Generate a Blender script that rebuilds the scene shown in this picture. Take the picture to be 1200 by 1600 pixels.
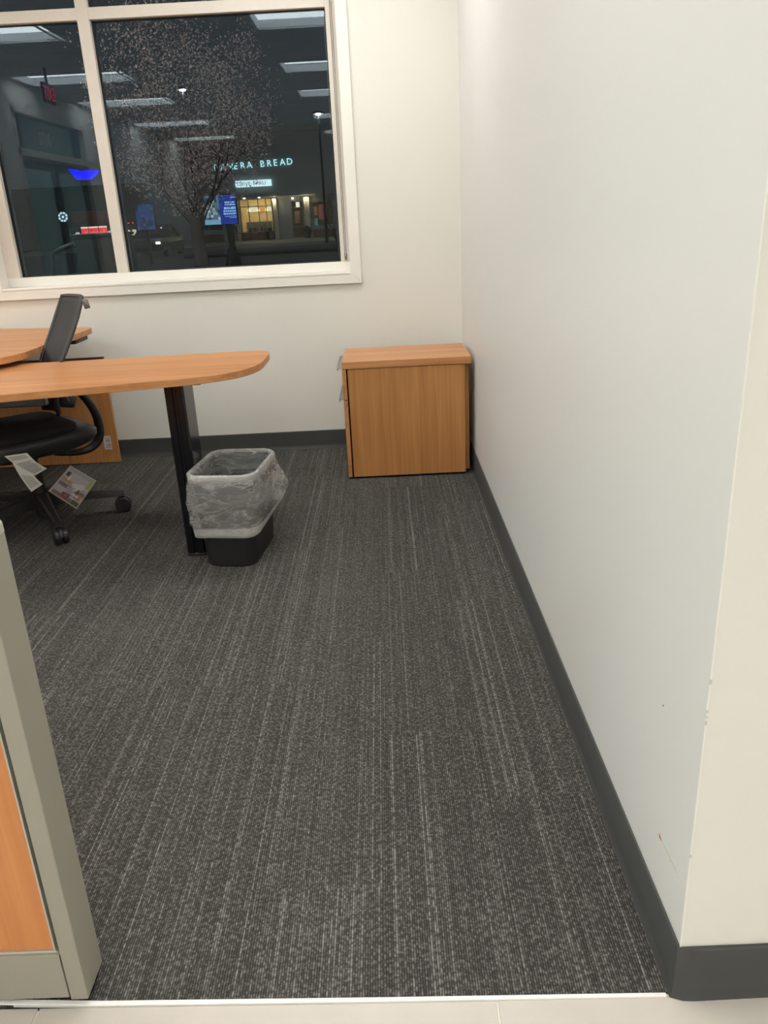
import bpy, bmesh, math, random
from mathutils import Vector, Matrix
random.seed(7)
PI = math.pi
C = bpy.context.scene.collection
S = bpy.context.scene
for o in list(bpy.data.objects): bpy.data.objects.remove(o)

# ------------------------------------------------------------------ camera, world, exposure
cam = bpy.data.cameras.new('camera'); cam_o = bpy.data.objects.new('camera', cam); C.objects.link(cam_o)
cam.sensor_fit = 'VERTICAL'; cam.sensor_height = 32.0; cam.lens = 1225.56/1600*32.0
cam.clip_start = .05; cam.clip_end = 300
r = Vector((0.99882, -0.00755, -0.04804)); d = Vector((-0.04762, -0.35208, -0.93476)); f = Vector((-0.00986, 0.93594, -0.35202))
m = Matrix((r, -d, -f)).transposed().to_4x4(); m.translation = (-.44678, -.96662, 1.27124)
cam_o.matrix_world = m
S.camera = cam_o
S.view_settings.view_transform = 'Standard'; S.view_settings.look = 'None'
S.view_settings.gamma = 1; S.view_settings.use_curve_mapping = False
S.view_settings.exposure = 0.0
w = bpy.data.worlds.new('night'); S.world = w; w.use_nodes = True
w.node_tree.nodes['Background'].inputs[0].default_value = (.030, .040, .052, 1)
w.node_tree.nodes['Background'].inputs[1].default_value = 1.0
LAMP = 14.6          # radiance of the troffer diffusers
D = 3.55; GY = D+.115; H = 2.9; HB = .109

# ------------------------------------------------------------------ materials
def mat(name, col=(.5,.5,.5), rough=.5, metal=0, spec=.5, emit=None, es=0, bump=0, bscale=60, var=0, vscale=8, coat=0):
    M = bpy.data.materials.new(name); M.use_nodes = True
    nt = M.node_tree; b = nt.nodes['Principled BSDF']
    b.inputs['Base Color'].default_value = (*col, 1); b.inputs['Roughness'].default_value = rough
    b.inputs['Metallic'].default_value = metal; b.inputs['Specular IOR Level'].default_value = spec
    b.inputs['Coat Weight'].default_value = coat
    if emit: b.inputs['Emission Color'].default_value = (*emit, 1); b.inputs['Emission Strength'].default_value = es
    tc = nt.nodes.new('ShaderNodeTexCoord')
    if var:
        n = nt.nodes.new('ShaderNodeTexNoise'); n.inputs['Scale'].default_value = vscale; n.inputs['Detail'].default_value = 4
        nt.links.new(tc.outputs['Object'], n.inputs['Vector'])
        mx = nt.nodes.new('ShaderNodeMixRGB'); mx.inputs[1].default_value = (*[c*(1-var) for c in col], 1); mx.inputs[2].default_value = (*[min(1, c*(1+var)) for c in col], 1)
        nt.links.new(n.outputs['Fac'], mx.inputs[0]); nt.links.new(mx.outputs[0], b.inputs['Base Color'])
    if bump:
        n = nt.nodes.new('ShaderNodeTexNoise'); n.inputs['Scale'].default_value = bscale; n.inputs['Detail'].default_value = 3
        nt.links.new(tc.outputs['Object'], n.inputs['Vector'])
        bp = nt.nodes.new('ShaderNodeBump'); bp.inputs['Strength'].default_value = bump; bp.inputs['Distance'].default_value = .002
        nt.links.new(n.outputs['Fac'], bp.inputs['Height']); nt.links.new(bp.outputs[0], b.inputs['Normal'])
    return M

def wood(name, c1, c2, axis, rough=.38, fine=70, spec=.4):
    M = bpy.data.materials.new(name); M.use_nodes = True; nt = M.node_tree; b = nt.nodes['Principled BSDF']
    b.inputs['Roughness'].default_value = rough; b.inputs['Specular IOR Level'].default_value = spec
    tc = nt.nodes.new('ShaderNodeTexCoord'); mp = nt.nodes.new('ShaderNodeMapping')
    sc = [1, 1, 1]; sc[axis] = .035; mp.inputs['Scale'].default_value = sc
    nt.links.new(tc.outputs['Object'], mp.inputs['Vector'])
    n1 = nt.nodes.new('ShaderNodeTexNoise'); n1.inputs['Scale'].default_value = 14; n1.inputs['Detail'].default_value = 3; n1.inputs['Distortion'].default_value = .6
    n2 = nt.nodes.new('ShaderNodeTexNoise'); n2.inputs['Scale'].default_value = fine; n2.inputs['Detail'].default_value = 6
    for n in (n1, n2): nt.links.new(mp.outputs[0], n.inputs['Vector'])
    ad = nt.nodes.new('ShaderNodeMath'); ad.operation = 'MULTIPLY_ADD'; ad.inputs[1].default_value = .55
    mu = nt.nodes.new('ShaderNodeMath'); mu.operation = 'MULTIPLY'; mu.inputs[1].default_value = .45
    nt.links.new(n2.outputs['Fac'], mu.inputs[0]); nt.links.new(n1.outputs['Fac'], ad.inputs[0]); nt.links.new(mu.outputs[0], ad.inputs[2])
    cr = nt.nodes.new('ShaderNodeValToRGB'); cr.color_ramp.elements[0].position = .34; cr.color_ramp.elements[1].position = .66
    cr.color_ramp.elements[0].color = (*c1, 1); cr.color_ramp.elements[1].color = (*c2, 1)
    nt.links.new(ad.outputs[0], cr.inputs[0]); nt.links.new(cr.outputs[0], b.inputs['Base Color'])
    return M

def carpet_mat():
    M = bpy.data.materials.new('ribbed carpet'); M.use_nodes = True; nt = M.node_tree; b = nt.nodes['Principled BSDF']
    b.inputs['Roughness'].default_value = .95; b.inputs['Specular IOR Level'].default_value = .1
    N = nt.nodes.new; L = nt.links.new
    def mth(op, a=None, bb=None, c=None):
        n = N('ShaderNodeMath'); n.operation = op
        for i, v in enumerate((a, bb, c)):
            if v is None: continue
            if isinstance(v, (int, float)): n.inputs[i].default_value = v
            else: L(v, n.inputs[i])
        return n.outputs[0]
    tc = N('ShaderNodeTexCoord'); oi = N('ShaderNodeObjectInfo'); sx = N('ShaderNodeSeparateXYZ'); L(tc.outputs['Object'], sx.inputs[0])
    X, Y = sx.outputs[0], sx.outputs[1]
    rnd = oi.outputs['Random']
    u = mth('MULTIPLY', X, 1/.0046); iu = mth('FLOOR', u); fu = mth('FRACT', u)
    seed = mth('MULTIPLY_ADD', rnd, 517.0, iu)
    wn = N('ShaderNodeTexWhiteNoise'); wn.noise_dimensions = '1D'; L(seed, wn.inputs['W'])
    line = wn.outputs['Value']                                   # each rib its own yarn
    cb = N('ShaderNodeCombineXYZ'); L(mth('MULTIPLY', seed, 3.7), cb.inputs[0]); L(mth('MULTIPLY', Y, 120.0), cb.inputs[1])
    dn = N('ShaderNodeTexNoise'); dn.inputs['Scale'].default_value = 1.0; dn.inputs['Detail'].default_value = 2.0; L(cb.outputs[0], dn.inputs['Vector'])
    cb2 = N('ShaderNodeCombineXYZ'); L(mth('MULTIPLY', seed, 5.1), cb2.inputs[0]); L(mth('MULTIPLY', Y, 4.0), cb2.inputs[1])
    ln = N('ShaderNodeTexNoise'); ln.inputs['Scale'].default_value = 1.0; ln.inputs['Detail'].default_value = 1.0; L(cb2.outputs[0], ln.inputs['Vector'])
    # light flecks: strong on a few ribs, sparse on the rest
    thr = mth('MULTIPLY_ADD', mth('POWER', line, 7.0), -.11, .585)
    thr = mth('MULTIPLY_ADD', mth('SUBTRACT', ln.outputs['Fac'], .5), -.20, thr)
    fl = N('ShaderNodeMapRange'); fl.inputs['To Max'].default_value = 1
    L(mth('SUBTRACT', dn.outputs['Fac'], thr), fl.inputs['Value']); fl.inputs['From Min'].default_value = -.13; fl.inputs['From Max'].default_value = .15
    fine = N('ShaderNodeTexNoise'); fine.inputs['Scale'].default_value = 420; fine.inputs['Detail'].default_value = 2; L(tc.outputs['Object'], fine.inputs['Vector'])
    rib = mth('MULTIPLY', mth('SUBTRACT', 1.0, mth('ABSOLUTE', mth('MULTIPLY_ADD', fu, 2.0, -1.0))), 1.6)
    rib = mth('MINIMUM', rib, 1.0)
    base = N('ShaderNodeMixRGB'); base.inputs[1].default_value = CARPET_DARK; base.inputs[2].default_value = CARPET_MID
    L(mth('MULTIPLY_ADD', fine.outputs['Fac'], .9, mth('MULTIPLY_ADD', line, .25, -.10)), base.inputs[0])
    mx = N('ShaderNodeMixRGB'); mx.inputs[2].default_value = CARPET_LIGHT; L(base.outputs[0], mx.inputs[1]); L(mth('MULTIPLY', fl.outputs[0], mth('MULTIPLY_ADD', mth('POWER', line, 8.0), .24, .46)), mx.inputs[0])
    tone = mth('MULTIPLY_ADD', rnd, .12, .94); shade = mth('MULTIPLY', tone, mth('MULTIPLY_ADD', rib, .80, .38))
    ml = N('ShaderNodeMixRGB'); ml.blend_type = 'MULTIPLY'; ml.inputs[0].default_value = 1; L(mx.outputs[0], ml.inputs[1])
    cc = N('ShaderNodeCombineXYZ')
    for i in range(3): L(shade, cc.inputs[i])
    L(cc.outputs[0], ml.inputs[2]); L(ml.outputs[0], b.inputs['Base Color'])
    bp = N('ShaderNodeBump'); bp.inputs['Strength'].default_value = .6; bp.inputs['Distance'].default_value = .002
    L(mth('MULTIPLY_ADD', fine.outputs['Fac'], .5, rib), bp.inputs['Height']); L(bp.outputs[0], b.inputs['Normal'])
    return M
CARPET_DARK = (.028, .027, .0250, 1); CARPET_MID = (.095, .092, .085, 1); CARPET_LIGHT = (.31, .302, .285, 1)

def glass_mat(name, refl=.035, tint=(.80, .86, .88)):
    M = bpy.data.materials.new(name); M.use_nodes = True; nt = M.node_tree
    for n in list(nt.nodes): nt.nodes.remove(n)
    o = nt.nodes.new('ShaderNodeOutputMaterial'); t = nt.nodes.new('ShaderNodeBsdfTransparent'); g = nt.nodes.new('ShaderNodeBsdfGlossy'); mx = nt.nodes.new('ShaderNodeMixShader')
    t.inputs[0].default_value = (*tint, 1); g.inputs['Roughness'].default_value = 0.004; g.inputs['Color'].default_value = (.80, .92, 1, 1); mx.inputs[0].default_value = refl
    nt.links.new(t.outputs[0], mx.inputs[1]); nt.links.new(g.outputs[0], mx.inputs[2]); nt.links.new(mx.outputs[0], o.inputs[0])
    return M

def emis(name, col, s):
    return mat(name, (.02,.02,.02), .6, emit=col, es=s)

M = {}
M['wall'] = mat('eggshell wall paint', (.79, .78, .72), .42, spec=.35, bump=.05, bscale=220)
M['wall_side'] = mat('satin wall paint', (.76, .765, .745), .40, spec=.35, bump=.05, bscale=200)
M['ceiling'] = mat('ceiling tile', (.8, .8, .78), .9, bump=.2, bscale=150)
M['trim'] = mat('white trim paint', (.86, .84, .78), .35, spec=.4)
M['frame'] = mat('window frame enamel', (.74, .69, .62), .4, var=.05, vscale=20)
M['dark_gasket'] = mat('black glazing gasket', (.012, .016, .018), .4)
M['alu'] = mat('grey outer frame', (.25, .27, .28), .4, metal=.5)
M['base'] = mat('charcoal vinyl base', (.062, .064, .063), .55, spec=.4)
M['carpet'] = carpet_mat()
M['sub'] = mat('subfloor', (.06, .06, .055), .9)
M['tile'] = mat('grey porcelain tile', (.56, .52, .465), .35, var=.1, vscale=9, bump=.03, bscale=30)
M['grout'] = mat('pale grout', (.72, .68, .60), .9)
M['strip'] = mat('white edge strip', (.86, .84, .80), .5, var=.1, vscale=30)
W1, W2 = (.43, .18, .062), (.62, .305, .130)
M['wood_x'] = wood('cherry laminate grain across', W1, W2, 0)
M['wood_y'] = wood('cherry laminate grain deep', W1, W2, 1)
M['wood_z'] = wood('cherry laminate grain upright', (.41, .178, .052), (.585, .275, .097), 2)
M['wood_panel'] = wood('cherry laminate partition panel', (.56, .21, .065), (.72, .32, .12), 2)
M['black_gloss'] = mat('glossy black enamel', (.006, .006, .008), .14, spec=.45)
M['black'] = mat('black plastic', (.016, .016, .017), .45)
M['black_soft'] = mat('black seat fabric', (.012, .012, .013), .9, bump=.4, bscale=500)
M['charcoal'] = mat('charcoal plastic', (.040, .040, .043), .42)
M['mesh'] = mat('dark grey back mesh', (.030, .030, .033), .6, bump=.5, bscale=900)
M['grey_knob'] = mat('grey plastic', (.16, .15, .145), .5)
M['bin'] = mat('black bin plastic', (.013, .013, .012), .5, bump=.1, bscale=300)
M['chrome'] = mat('steel', (.6, .6, .6), .25, metal=1)
M['handle'] = mat('dull silver pull', (.30, .31, .30), .35, metal=.6)
M['dark_gap'] = mat('dark reveal', (.01, .008, .007), .8)
M['greige'] = mat('warm grey powder coat', (.34, .325, .265), .5, spec=.35, bump=.05, bscale=500)
M['greige_lt'] = mat('light grey powder coat', (.47, .455, .39), .5, spec=.35)
M['panel_trim'] = mat('pale metal trim', (.55, .55, .49), .4, metal=.3)
M['paper'] = mat('white paper', (.62, .61, .57), .8)
M['ink'] = mat('grey ink', (.16, .16, .15), .8)
M['diffuser'] = emis('troffer diffuser', (1.0, .98, .94), LAMP)
M['reflector'] = mat('grey reflector enamel', (.52, .54, .55), .6)
M['white_metal'] = mat('white enamel', (.8, .8, .78), .4)
M['glass'] = glass_mat('window glass', .034, (.66, .69, .70))
M['door_glass'] = glass_mat('door glass', .06, (.75, .82, .82))

# ------------------------------------------------------------------ mesh helpers
class MB:
    def __init__(s): s.bm = bmesh.new(); s.mi = 0
    def _mi(s, faces):
        for f_ in faces: f_.material_index = s.mi
    def box(s, a, b, mtx=None):
        x0, y0, z0 = a; x1, y1, z1 = b
        vs = [s.bm.verts.new(v) for v in ((x0,y0,z0),(x1,y0,z0),(x1,y1,z0),(x0,y1,z0),(x0,y0,z1),(x1,y0,z1),(x1,y1,z1),(x0,y1,z1))]
        if mtx is not None:
            for v in vs: v.co = mtx @ v.co
        s._mi([s.bm.faces.new([vs[i] for i in q]) for q in ((3,2,1,0),(4,5,6,7),(0,1,5,4),(1,2,6,5),(2,3,7,6),(3,0,4,7))])
        return s
    def prism(s, pts, z0, z1, axis=2):
        def P(p, z):
            if axis == 2: return (p[0], p[1], z)
            if axis == 1: return (p[0], z, p[1])
            return (z, p[0], p[1])
        a = [s.bm.verts.new(P(p, z0)) for p in pts]; b = [s.bm.verts.new(P(p, z1)) for p in pts]; n = len(pts)
        fs = [s.bm.faces.new(a[::-1]), s.bm.faces.new(b)]
        for i in range(n): fs.append(s.bm.faces.new((a[i], a[(i+1)%n], b[(i+1)%n], b[i])))
        s._mi(fs); return s
    def rings(s, rings, close=True, caps=True):
        R = [[s.bm.verts.new(p) for p in rg] for rg in rings]; n = len(R[0]); fs = []
        for i in range(len(R)-1):
            for j in range(n if close else n-1):
                fs.append(s.bm.faces.new((R[i][j], R[i][(j+1)%n], R[i+1][(j+1)%n], R[i+1][j])))
        if caps and close: fs += [s.bm.faces.new(R[0][::-1]), s.bm.faces.new(R[-1])]
        s._mi(fs); return s
    def tube(s, pts, rad, n=10, ell=1.0, caps=True):
        pts = [Vector(p) for p in pts]
        if isinstance(rad, (int, float)): rad = [rad]*len(pts)
        rg = []; up = None
        for i, p in enumerate(pts):
            t = (pts[min(i+1, len(pts)-1)]-pts[max(i-1, 0)]).normalized()
            if up is None: up = Vector((0,0,1)) if abs(t.z) < .9 else Vector((0,1,0))
            side = t.cross(up).normalized(); up = side.cross(t).normalized()
            rg.append([p+side*math.cos(2*PI*k/n)*rad[i]*ell+up*math.sin(2*PI*k/n)*rad[i] for k in range(n)])
        return s.rings(rg, True, caps)
    def cyl(s, c, r0, r1, z0, z1, n=24):
        return s.rings([[(c[0]+math.cos(2*PI*k/n)*rr, c[1]+math.sin(2*PI*k/n)*rr, z) for k in range(n)] for rr, z in ((r0, z0), (r1, z1))])
    def lathe(s, prof, c=(0,0,0), n=20, caps=True):
        return s.rings([[(c[0]+math.cos(2*PI*k/n)*rr, c[1]+math.sin(2*PI*k/n)*rr, c[2]+z) for k in range(n)] for rr, z in prof], True, caps)
    def bevel(s, w, seg=2, ang=.5):
        bmesh.ops.recalc_face_normals(s.bm, faces=s.bm.faces)
        es = [e for e in s.bm.edges if len(e.link_faces) == 2 and e.calc_face_angle(0) > ang]
        bmesh.ops.bevel(s.bm, geom=es, offset=w, segments=seg, affect='EDGES', profile=.5, clamp_overlap=True); return s
    def build(s, name, mats, parent=None, smooth=False, loc=None):
        if not isinstance(mats, (list, tuple)): mats = [mats]
        bmesh.ops.recalc_face_normals(s.bm, faces=s.bm.faces)
        me = bpy.data.meshes.new(name)
        if smooth:
            for f_ in s.bm.faces: f_.smooth = True
        s.bm.to_mesh(me); s.bm.free()
        for q in mats: me.materials.append(q)
        if smooth == 'auto':
            try: me.set_sharp_from_angle(angle=.6)
            except Exception: pass
        o = bpy.data.objects.new(name, me); C.objects.link(o)
        if parent is not None: o.parent = parent
        if loc is not None: o.location = loc
        return o

def tag(o, label=None, cat=None, group=None, kind=None):
    if label: o['label'] = label
    if cat: o['category'] = cat
    if group: o['group'] = group
    if kind: o['kind'] = kind
    return o
def empty(name, label=None, cat=None, loc=(0,0,0), rz=0, group=None, kind=None):
    o = bpy.data.objects.new(name, None); C.objects.link(o); o.location = loc; o.rotation_euler = (0,0,rz); o.empty_display_size = .1
    return tag(o, label, cat, group, kind)
def struct(o): o['kind'] = 'structure'; return o
def copy_tree(o, parent=None):
    c = o.copy(); C.objects.link(c)
    if parent is not None: c.parent = parent
    for ch in list(o.children): copy_tree(ch, c)
    return c
def text_mesh(txt, size, depth=.002, align='LEFT', squeeze=1.0, bold=0):
    cu = bpy.data.curves.new('lettering', 'FONT'); cu.body = txt; cu.size = size; cu.extrude = depth; cu.align_x = align; cu.resolution_u = 3; cu.offset = .007 if txt == '3710' else 0
    o = bpy.data.objects.new('lettering', cu); C.objects.link(o)
    dg = bpy.context.evaluated_depsgraph_get(); dg.update()
    me = bpy.data.meshes.new_from_object(o.evaluated_get(dg)); bpy.data.objects.remove(o)
    for v in me.vertices: v.co.x *= squeeze
    return me
def text_obj(name, txt, size, material, parent, loc, X, Yv, depth=.002, align='LEFT', squeeze=1.0):
    me = text_mesh(txt, size, depth, align, squeeze); me.materials.clear(); me.materials.append(material)
    o = bpy.data.objects.new(name, me); C.objects.link(o); o.parent = parent
    X = Vector(X).normalized(); Yv = Vector(Yv).normalized(); Z = X.cross(Yv)
    mt = Matrix((X, Yv, Z)).transposed().to_4x4(); mt.translation = loc
    if parent is not None: o.matrix_local = mt
    else: o.matrix_world = mt
    return o
def wall_cells(mb, a0, a1, z0, z1, holes, p0, p1, axis):
    """wall slab with rectangular openings; axis 'x': runs along x with y from p0 to p1, axis 'y': runs along y"""
    us = sorted({a0, a1, *[h[0] for h in holes], *[h[1] for h in holes]}); vs = sorted({z0, z1, *[h[2] for h in holes], *[h[3] for h in holes]})
    for i in range(len(us)-1):
        for j in range(len(vs)-1):
            cu, cv = (us[i]+us[i+1])/2, (vs[j]+vs[j+1])/2
            if any(h[0] < cu < h[1] and h[2] < cv < h[3] for h in holes): continue
            if axis == 'x': mb.box((us[i], p0, vs[j]), (us[i+1], p1, vs[j+1]))
            else: mb.box((p0, us[i], vs[j]), (p1, us[i+1], vs[j+1]))
    bmesh.ops.remove_doubles(mb.bm, verts=mb.bm.verts, dist=1e-4)
    seen = {}
    for f_ in list(mb.bm.faces):
        k = tuple(sorted(v.index for v in f_.verts)); 
    mb.bm.verts.index_update()
    for f_ in list(mb.bm.faces):
        k = tuple(sorted(v.index for v in f_.verts)); seen.setdefault(k, []).append(f_)
    dele = [f_ for l in seen.values() if len(l) > 1 for f_ in l]
    bmesh.ops.delete(mb.bm, geom=dele, context='FACES_ONLY')
    return mb

# ------------------------------------------------------------------ room shell
XL, XR, YB = -4.45, 4.0, -13.0
WX0, WX1, WZ0, WZ1 = -2.538, -.609, .994, 2.70
mb = MB(); wall_cells(mb, XL-.15, .15, -.15, H, [(WX0, WX1, WZ0, WZ1)], D, D+.16, 'x')
wall_back = struct(mb.build('wall_back', M['wall']))
wall_right = struct(MB().prism([(0,0), (.13,0), (.13,D), (0,D)], 0, H).build('wall_right', M['wall_side']))
# thin corner bead ridge and the nicks in it
mb = MB().tube([(-.0003, -.0003, HB), (-.0003, -.0003, H)], .0014, 6); mb.build('corner_bead', M['trim'], wall_right)
wall_near = struct(MB().box((.13, 0, 0), (XR, .13, H)).build('wall_near', M['wall']))
mb = MB().box((.0001, -.0006, 0), (.1299, -.0001, H)).build('end_face', M['wall'], wall_right)
DY0, DY1, DZ1, DZT = -3.72, -1.43, 2.14, 2.63
mb = MB(); wall_cells(mb, YB, D+.16, 0, H, [(DY0, DY1, 0, DZT)], XL-.15, XL, 'y')
wall_left = struct(mb.build('wall_left', M['wall']))
wall_far = struct(MB().box((XL-.15, YB-.15, 0), (XR+.15, YB, H)).build('wall_far', M['wall']))
wall_lobby = struct(MB().box((XR, YB, 0), (XR+.15, .13, H)).build('wall_lobby', M['wall']))
LROWS = [2.60, .47, -1.75, -3.75, -6.3, -8.9]
LCOLS = {'window side': -4.39, 'middle': -1.44, 'lobby side': 1.42}
LIGHTS = [(cn, x0, i, y) for cn, x0 in LCOLS.items() for i, y in enumerate(LROWS) if not (x0 > 0 and y > -.5)]
mb = MB(); xs_ = sorted({XL-.15, XR+.15, *[q[1] for q in LIGHTS], *[q[1]+1.22 for q in LIGHTS]}); ys_ = sorted({YB-.15, D+.16, *[q[3]-.305 for q in LIGHTS], *[q[3]+.305 for q in LIGHTS]})
for i in range(len(xs_)-1):
    for j in range(len(ys_)-1):
        u, v = (xs_[i]+xs_[i+1])/2, (ys_[j]+ys_[j+1])/2
        if any(q[1] < u < q[1]+1.22 and abs(v-q[3]) < .305 for q in LIGHTS): continue
        mb.box((xs_[i], ys_[j], H+.004), (xs_[i+1], ys_[j+1], H+.12))
ceiling = struct(mb.build('ceiling', M['ceiling']))
MB().box((XL-.15, YB-.15, H+.121), (XR+.15, D+.16, H+.16)).build('deck', M['ceiling'], ceiling)
mb = MB()
x = XL
while x < XR:
    mb.box((x-.012, YB, H-.004), (x+.012, D if x < 0 else 0, H+.004)); x += 1.22
g = mb.build('ceiling_grid', M['white_metal'], ceiling)
mb = MB(); y = YB+.4
while y < D:
    mb.box((XL, y-.012, H-.004), (0 if y > 0 else XR, y+.012, H+.004)); y += .61
mb.build('ceiling_grid', M['white_metal'], ceiling)

# floor: slab, carpet planks, lobby tiles
floor = struct(MB().box((XL, YB, -.16), (XR, D, -.008)).build('floor', M['sub']))
PW, PL = .25, 1.0
def strip_y(x):
    pts = [(-.016, -.0065), (-.5, .0055), (-1.0, .020), (-1.18, .030), (-2.2, .052), (-5, .112)]
    if x > pts[0][0]: return pts[0][1]
    for (a, u), (b, v) in zip(pts, pts[1:]):
        if x >= b: return u+(v-u)*(x-a)/(b-a)

me = None; col = 0; x = 0.0
while x > XL:
    ys = strip_y(x)+.0085; y = ys - random.choice((0, .25, .5, .75))*PL
    while y < D:
        y0, y1 = max(y, ys), min(y+PL, D); x0, x1 = max(x-PW, XL), x
        if y1-y0 > .02:
            full = (y1-y0 > PL-1e-4) and (x1-x0 > PW-1e-4)
            if full and me:
                o = bpy.data.objects.new('carpet_plank', me); C.objects.link(o); o.parent = floor; o.location = (x0, y0, 0)
            else:
                o = MB().box((.0002, .0002, -.008), (x1-x0-.0002, y1-y0-.0002, 0)).build('carpet_plank', M['carpet'], floor, loc=(x0, y0, 0))
                if full: me = o.data
        y += PL
    x -= PW
TW = .802
joints = [-.306+TW*k for k in range(-5, 6)]
for k in range(len(joints)-1):
    a, b = max(joints[k], XL), min(joints[k+1], XR)
    yb_ = lambda q: .0005+max(0, -q-.3)*.026
    MB().prism([(a+.0016, -.40), (b-.0016, -.40), (b-.0016, yb_(b)), (a+.0016, yb_(a))], -.0075, -.001).bevel(.001, 1).build('floor_tile', M['tile'], floor)
MB().prism([(XL, -.40), (XR, -.40), (XR, 0), (-.3, 0), (XL, .09)], -.0078, -.0028).build('grout_bed', M['grout'], floor)
mb = MB().box((XL, YB, -.0078), (XR, -.402, -.001)); mb.build('lobby_tiling', M['tile'], floor)
# white edge strip between carpet and tile, a touch skewed as laid
trim_1 = struct(MB().prism([(-2.2, .052), (-2.2, .062), (-1.18, .040), (-1.0, .029), (-.5, .0135), (-.016, .0005), (-.016, -.0065), (-.5, .0055), (-1.0, .020), (-1.18, .030)], -.006, .0025).bevel(.0008, 1).build('trim_1', M['strip']))

# cove base: profile swept
def base_profile(t=.006, toe=.012):
    return [(0, 0), (toe, 0), (toe-.001, .004), (t+.002, .012), (t, .022), (t, HB-.003), (t-.002, HB), (0, HB)]
def base_run(pts, nrms):
    mb = MB(); mb.rings([[(p[0]+n[0]*u, p[1]+n[1]*u, v) for u, v in base_profile()] for p, n in zip(pts, nrms)]); return mb
base_back = struct(base_run([(XL+.01, D-.0005), (-.0125, D-.0005)], [(0,-1)]*2).build('baseboard_back', M['base']))
base_right = struct(base_run([(-.0005, D-.001), (-.0005, .012), (-.0005, .006), (-.0005, -.0007)], [(-1,0), (-1,0), (-1,-.05), (-.96,-.5)]).build('baseboard_right', M['base'], smooth='auto'))
base_near = struct(base_run([(-.0005, -.0012), (.012, -.0012), (.03, -.0012), (.3, -.0012), (XR, -.0012)], [(-.96,-.5), (-.35,-1.12), (0,-1.25), (0,-1), (0,-1)]).build('baseboard_near', M['base'], smooth='auto'))
base_left = struct(base_run([(XL+.0005, DY1), (XL+.0005, D-.02)], [(1,0)]*2).build('baseboard_left', M['base']))

# marks on the right wall
mb = MB(); mb.tube([(-.0004, .131, .2255), (-.0008, .124, .2235), (-.0006, .117, .2215)], [.0006, .0016, .0006], 6)
mb.build('scratch', mat('rust brown scuff', (.34, .17, .08), .8), wall_right)
mb = MB(); mb.tube([(-.0003, .117, .2215), (-.0004, .08, .2225), (-.0003, .042, .224)], [.0004, .0007, .0003], 6)
mb.build('scratch', mat('tan scuff', (.42, .36, .24), .8), wall_right)
mb = MB(); mb.lathe([(.0016, -.0005), (.0012, .0008)], (-.0005, .164, .47), 8); mb.build('speck', M['ink'], wall_right)
mb = MB()
for z in (.55, .562, .571, .30, .62): mb.box((-.002, -.0022, z), (.0008, -.0004, z+random.uniform(.003, .008)))
mb.build('paint_chip', M['paper'], wall_right)

# ------------------------------------------------------------------ window
win = struct(empty('window_1'))
CY = D-.018
cx0, cx1, cz0, cz1 = -2.602, -.551, .935, 2.76
def casing(pts): return MB().prism(pts, CY, D+.0005, 1).bevel(.002, 1).build('casing', M['trim'], win)
casing([(cx0, cz0), (cx1, cz0), (WX1, WZ0), (WX0, WZ0)])
casing([(cx1, cz0), (cx1, cz1), (WX1, WZ1), (WX1, WZ0)])
casing([(cx1, cz1), (cx0, cz1), (WX0, WZ1), (WX1, WZ1)])
casing([(cx0, cz1), (cx0, cz0), (WX0, WZ0), (WX0, WZ1)])
# reveal liners and sill
MB().box((WX1-.001, CY+.002, WZ0), (WX1+.004, D+.15, WZ1)).build('jamb', M['trim'], win)
MB().box((WX0-.004, CY+.002, WZ0), (WX0+.001, D+.15, WZ1)).build('jamb', M['trim'], win)
MB().box((WX0, CY+.002, WZ1-.001), (WX1, D+.15, WZ1+.004)).build('head_liner', M['trim'], win)
MB().box((WX0, CY-.002, WZ0-.010), (WX1, D+.10, WZ0+.003)).bevel(.003, 2).build('sill', M['trim'], win)
FY0, FY1 = D+.075, D+.150
def bar(name, a, b): return MB().box((a[0], FY0, a[1]), (b[0], FY1, b[1])).bevel(.002, 1).build(name, M['frame'], win)
GX0, GX1, MX0, MX1, GZ0, TZ0, TZ1 = -2.462, -.663, -1.917, -1.855, 1.048, 2.272, 2.326
bar('bottom_rail', (WX0+.001, WZ0+.003), (WX1-.001, GZ0)).data.materials[0] = M['trim']
bar('stile', (WX0+.001, GZ0), (GX0, WZ1-.001)); bar('stile', (GX1, GZ0), (WX1-.001, WZ1-.001))
bar('mullion', (MX0, GZ0), (MX1, WZ1-.001))
bar('transom', (GX0, TZ0), (MX0, TZ1)); bar('transom', (MX1, TZ0), (GX1, TZ1))
bar('top_rail', (GX0, WZ1-.05), (GX1, WZ1-.001))
for a, b, c, d_ in ((GX0, MX0, GZ0, TZ0), (MX1, GX1, GZ0, TZ0), (GX0, MX0, TZ1, WZ1-.05), (MX1, GX1, TZ1, WZ1-.05)):
    gsk = MB(); t = .006
    for q in (((a, c), (b, c+t)), ((a, d_-t), (b, d_)), ((a, c+t), (a+t, d_-t)), ((b-t, c+t), (b, d_-t))): gsk.box((q[0][0], FY0+.030, q[0][1]), (q[1][0], FY0+.052, q[1][1]))
    gsk.build('gasket', M['dark_gasket'], win)
    o = MB().box((a+.002, FY0+.036, c+.002), (b-.002, FY0+.042, d_-.002)).build('pane', M['glass'], win)
    sp = MB()
    for q in (((a+t, c+t), (a+t+.008, d_-t)), ((b-t-.008, c+t), (b-t, d_-t))): sp.box((q[0][0], FY0+.058, q[0][1]), (q[1][0], FY0+.064, q[1][1]))
    sp.build('spacer', M['alu'], win)

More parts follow.
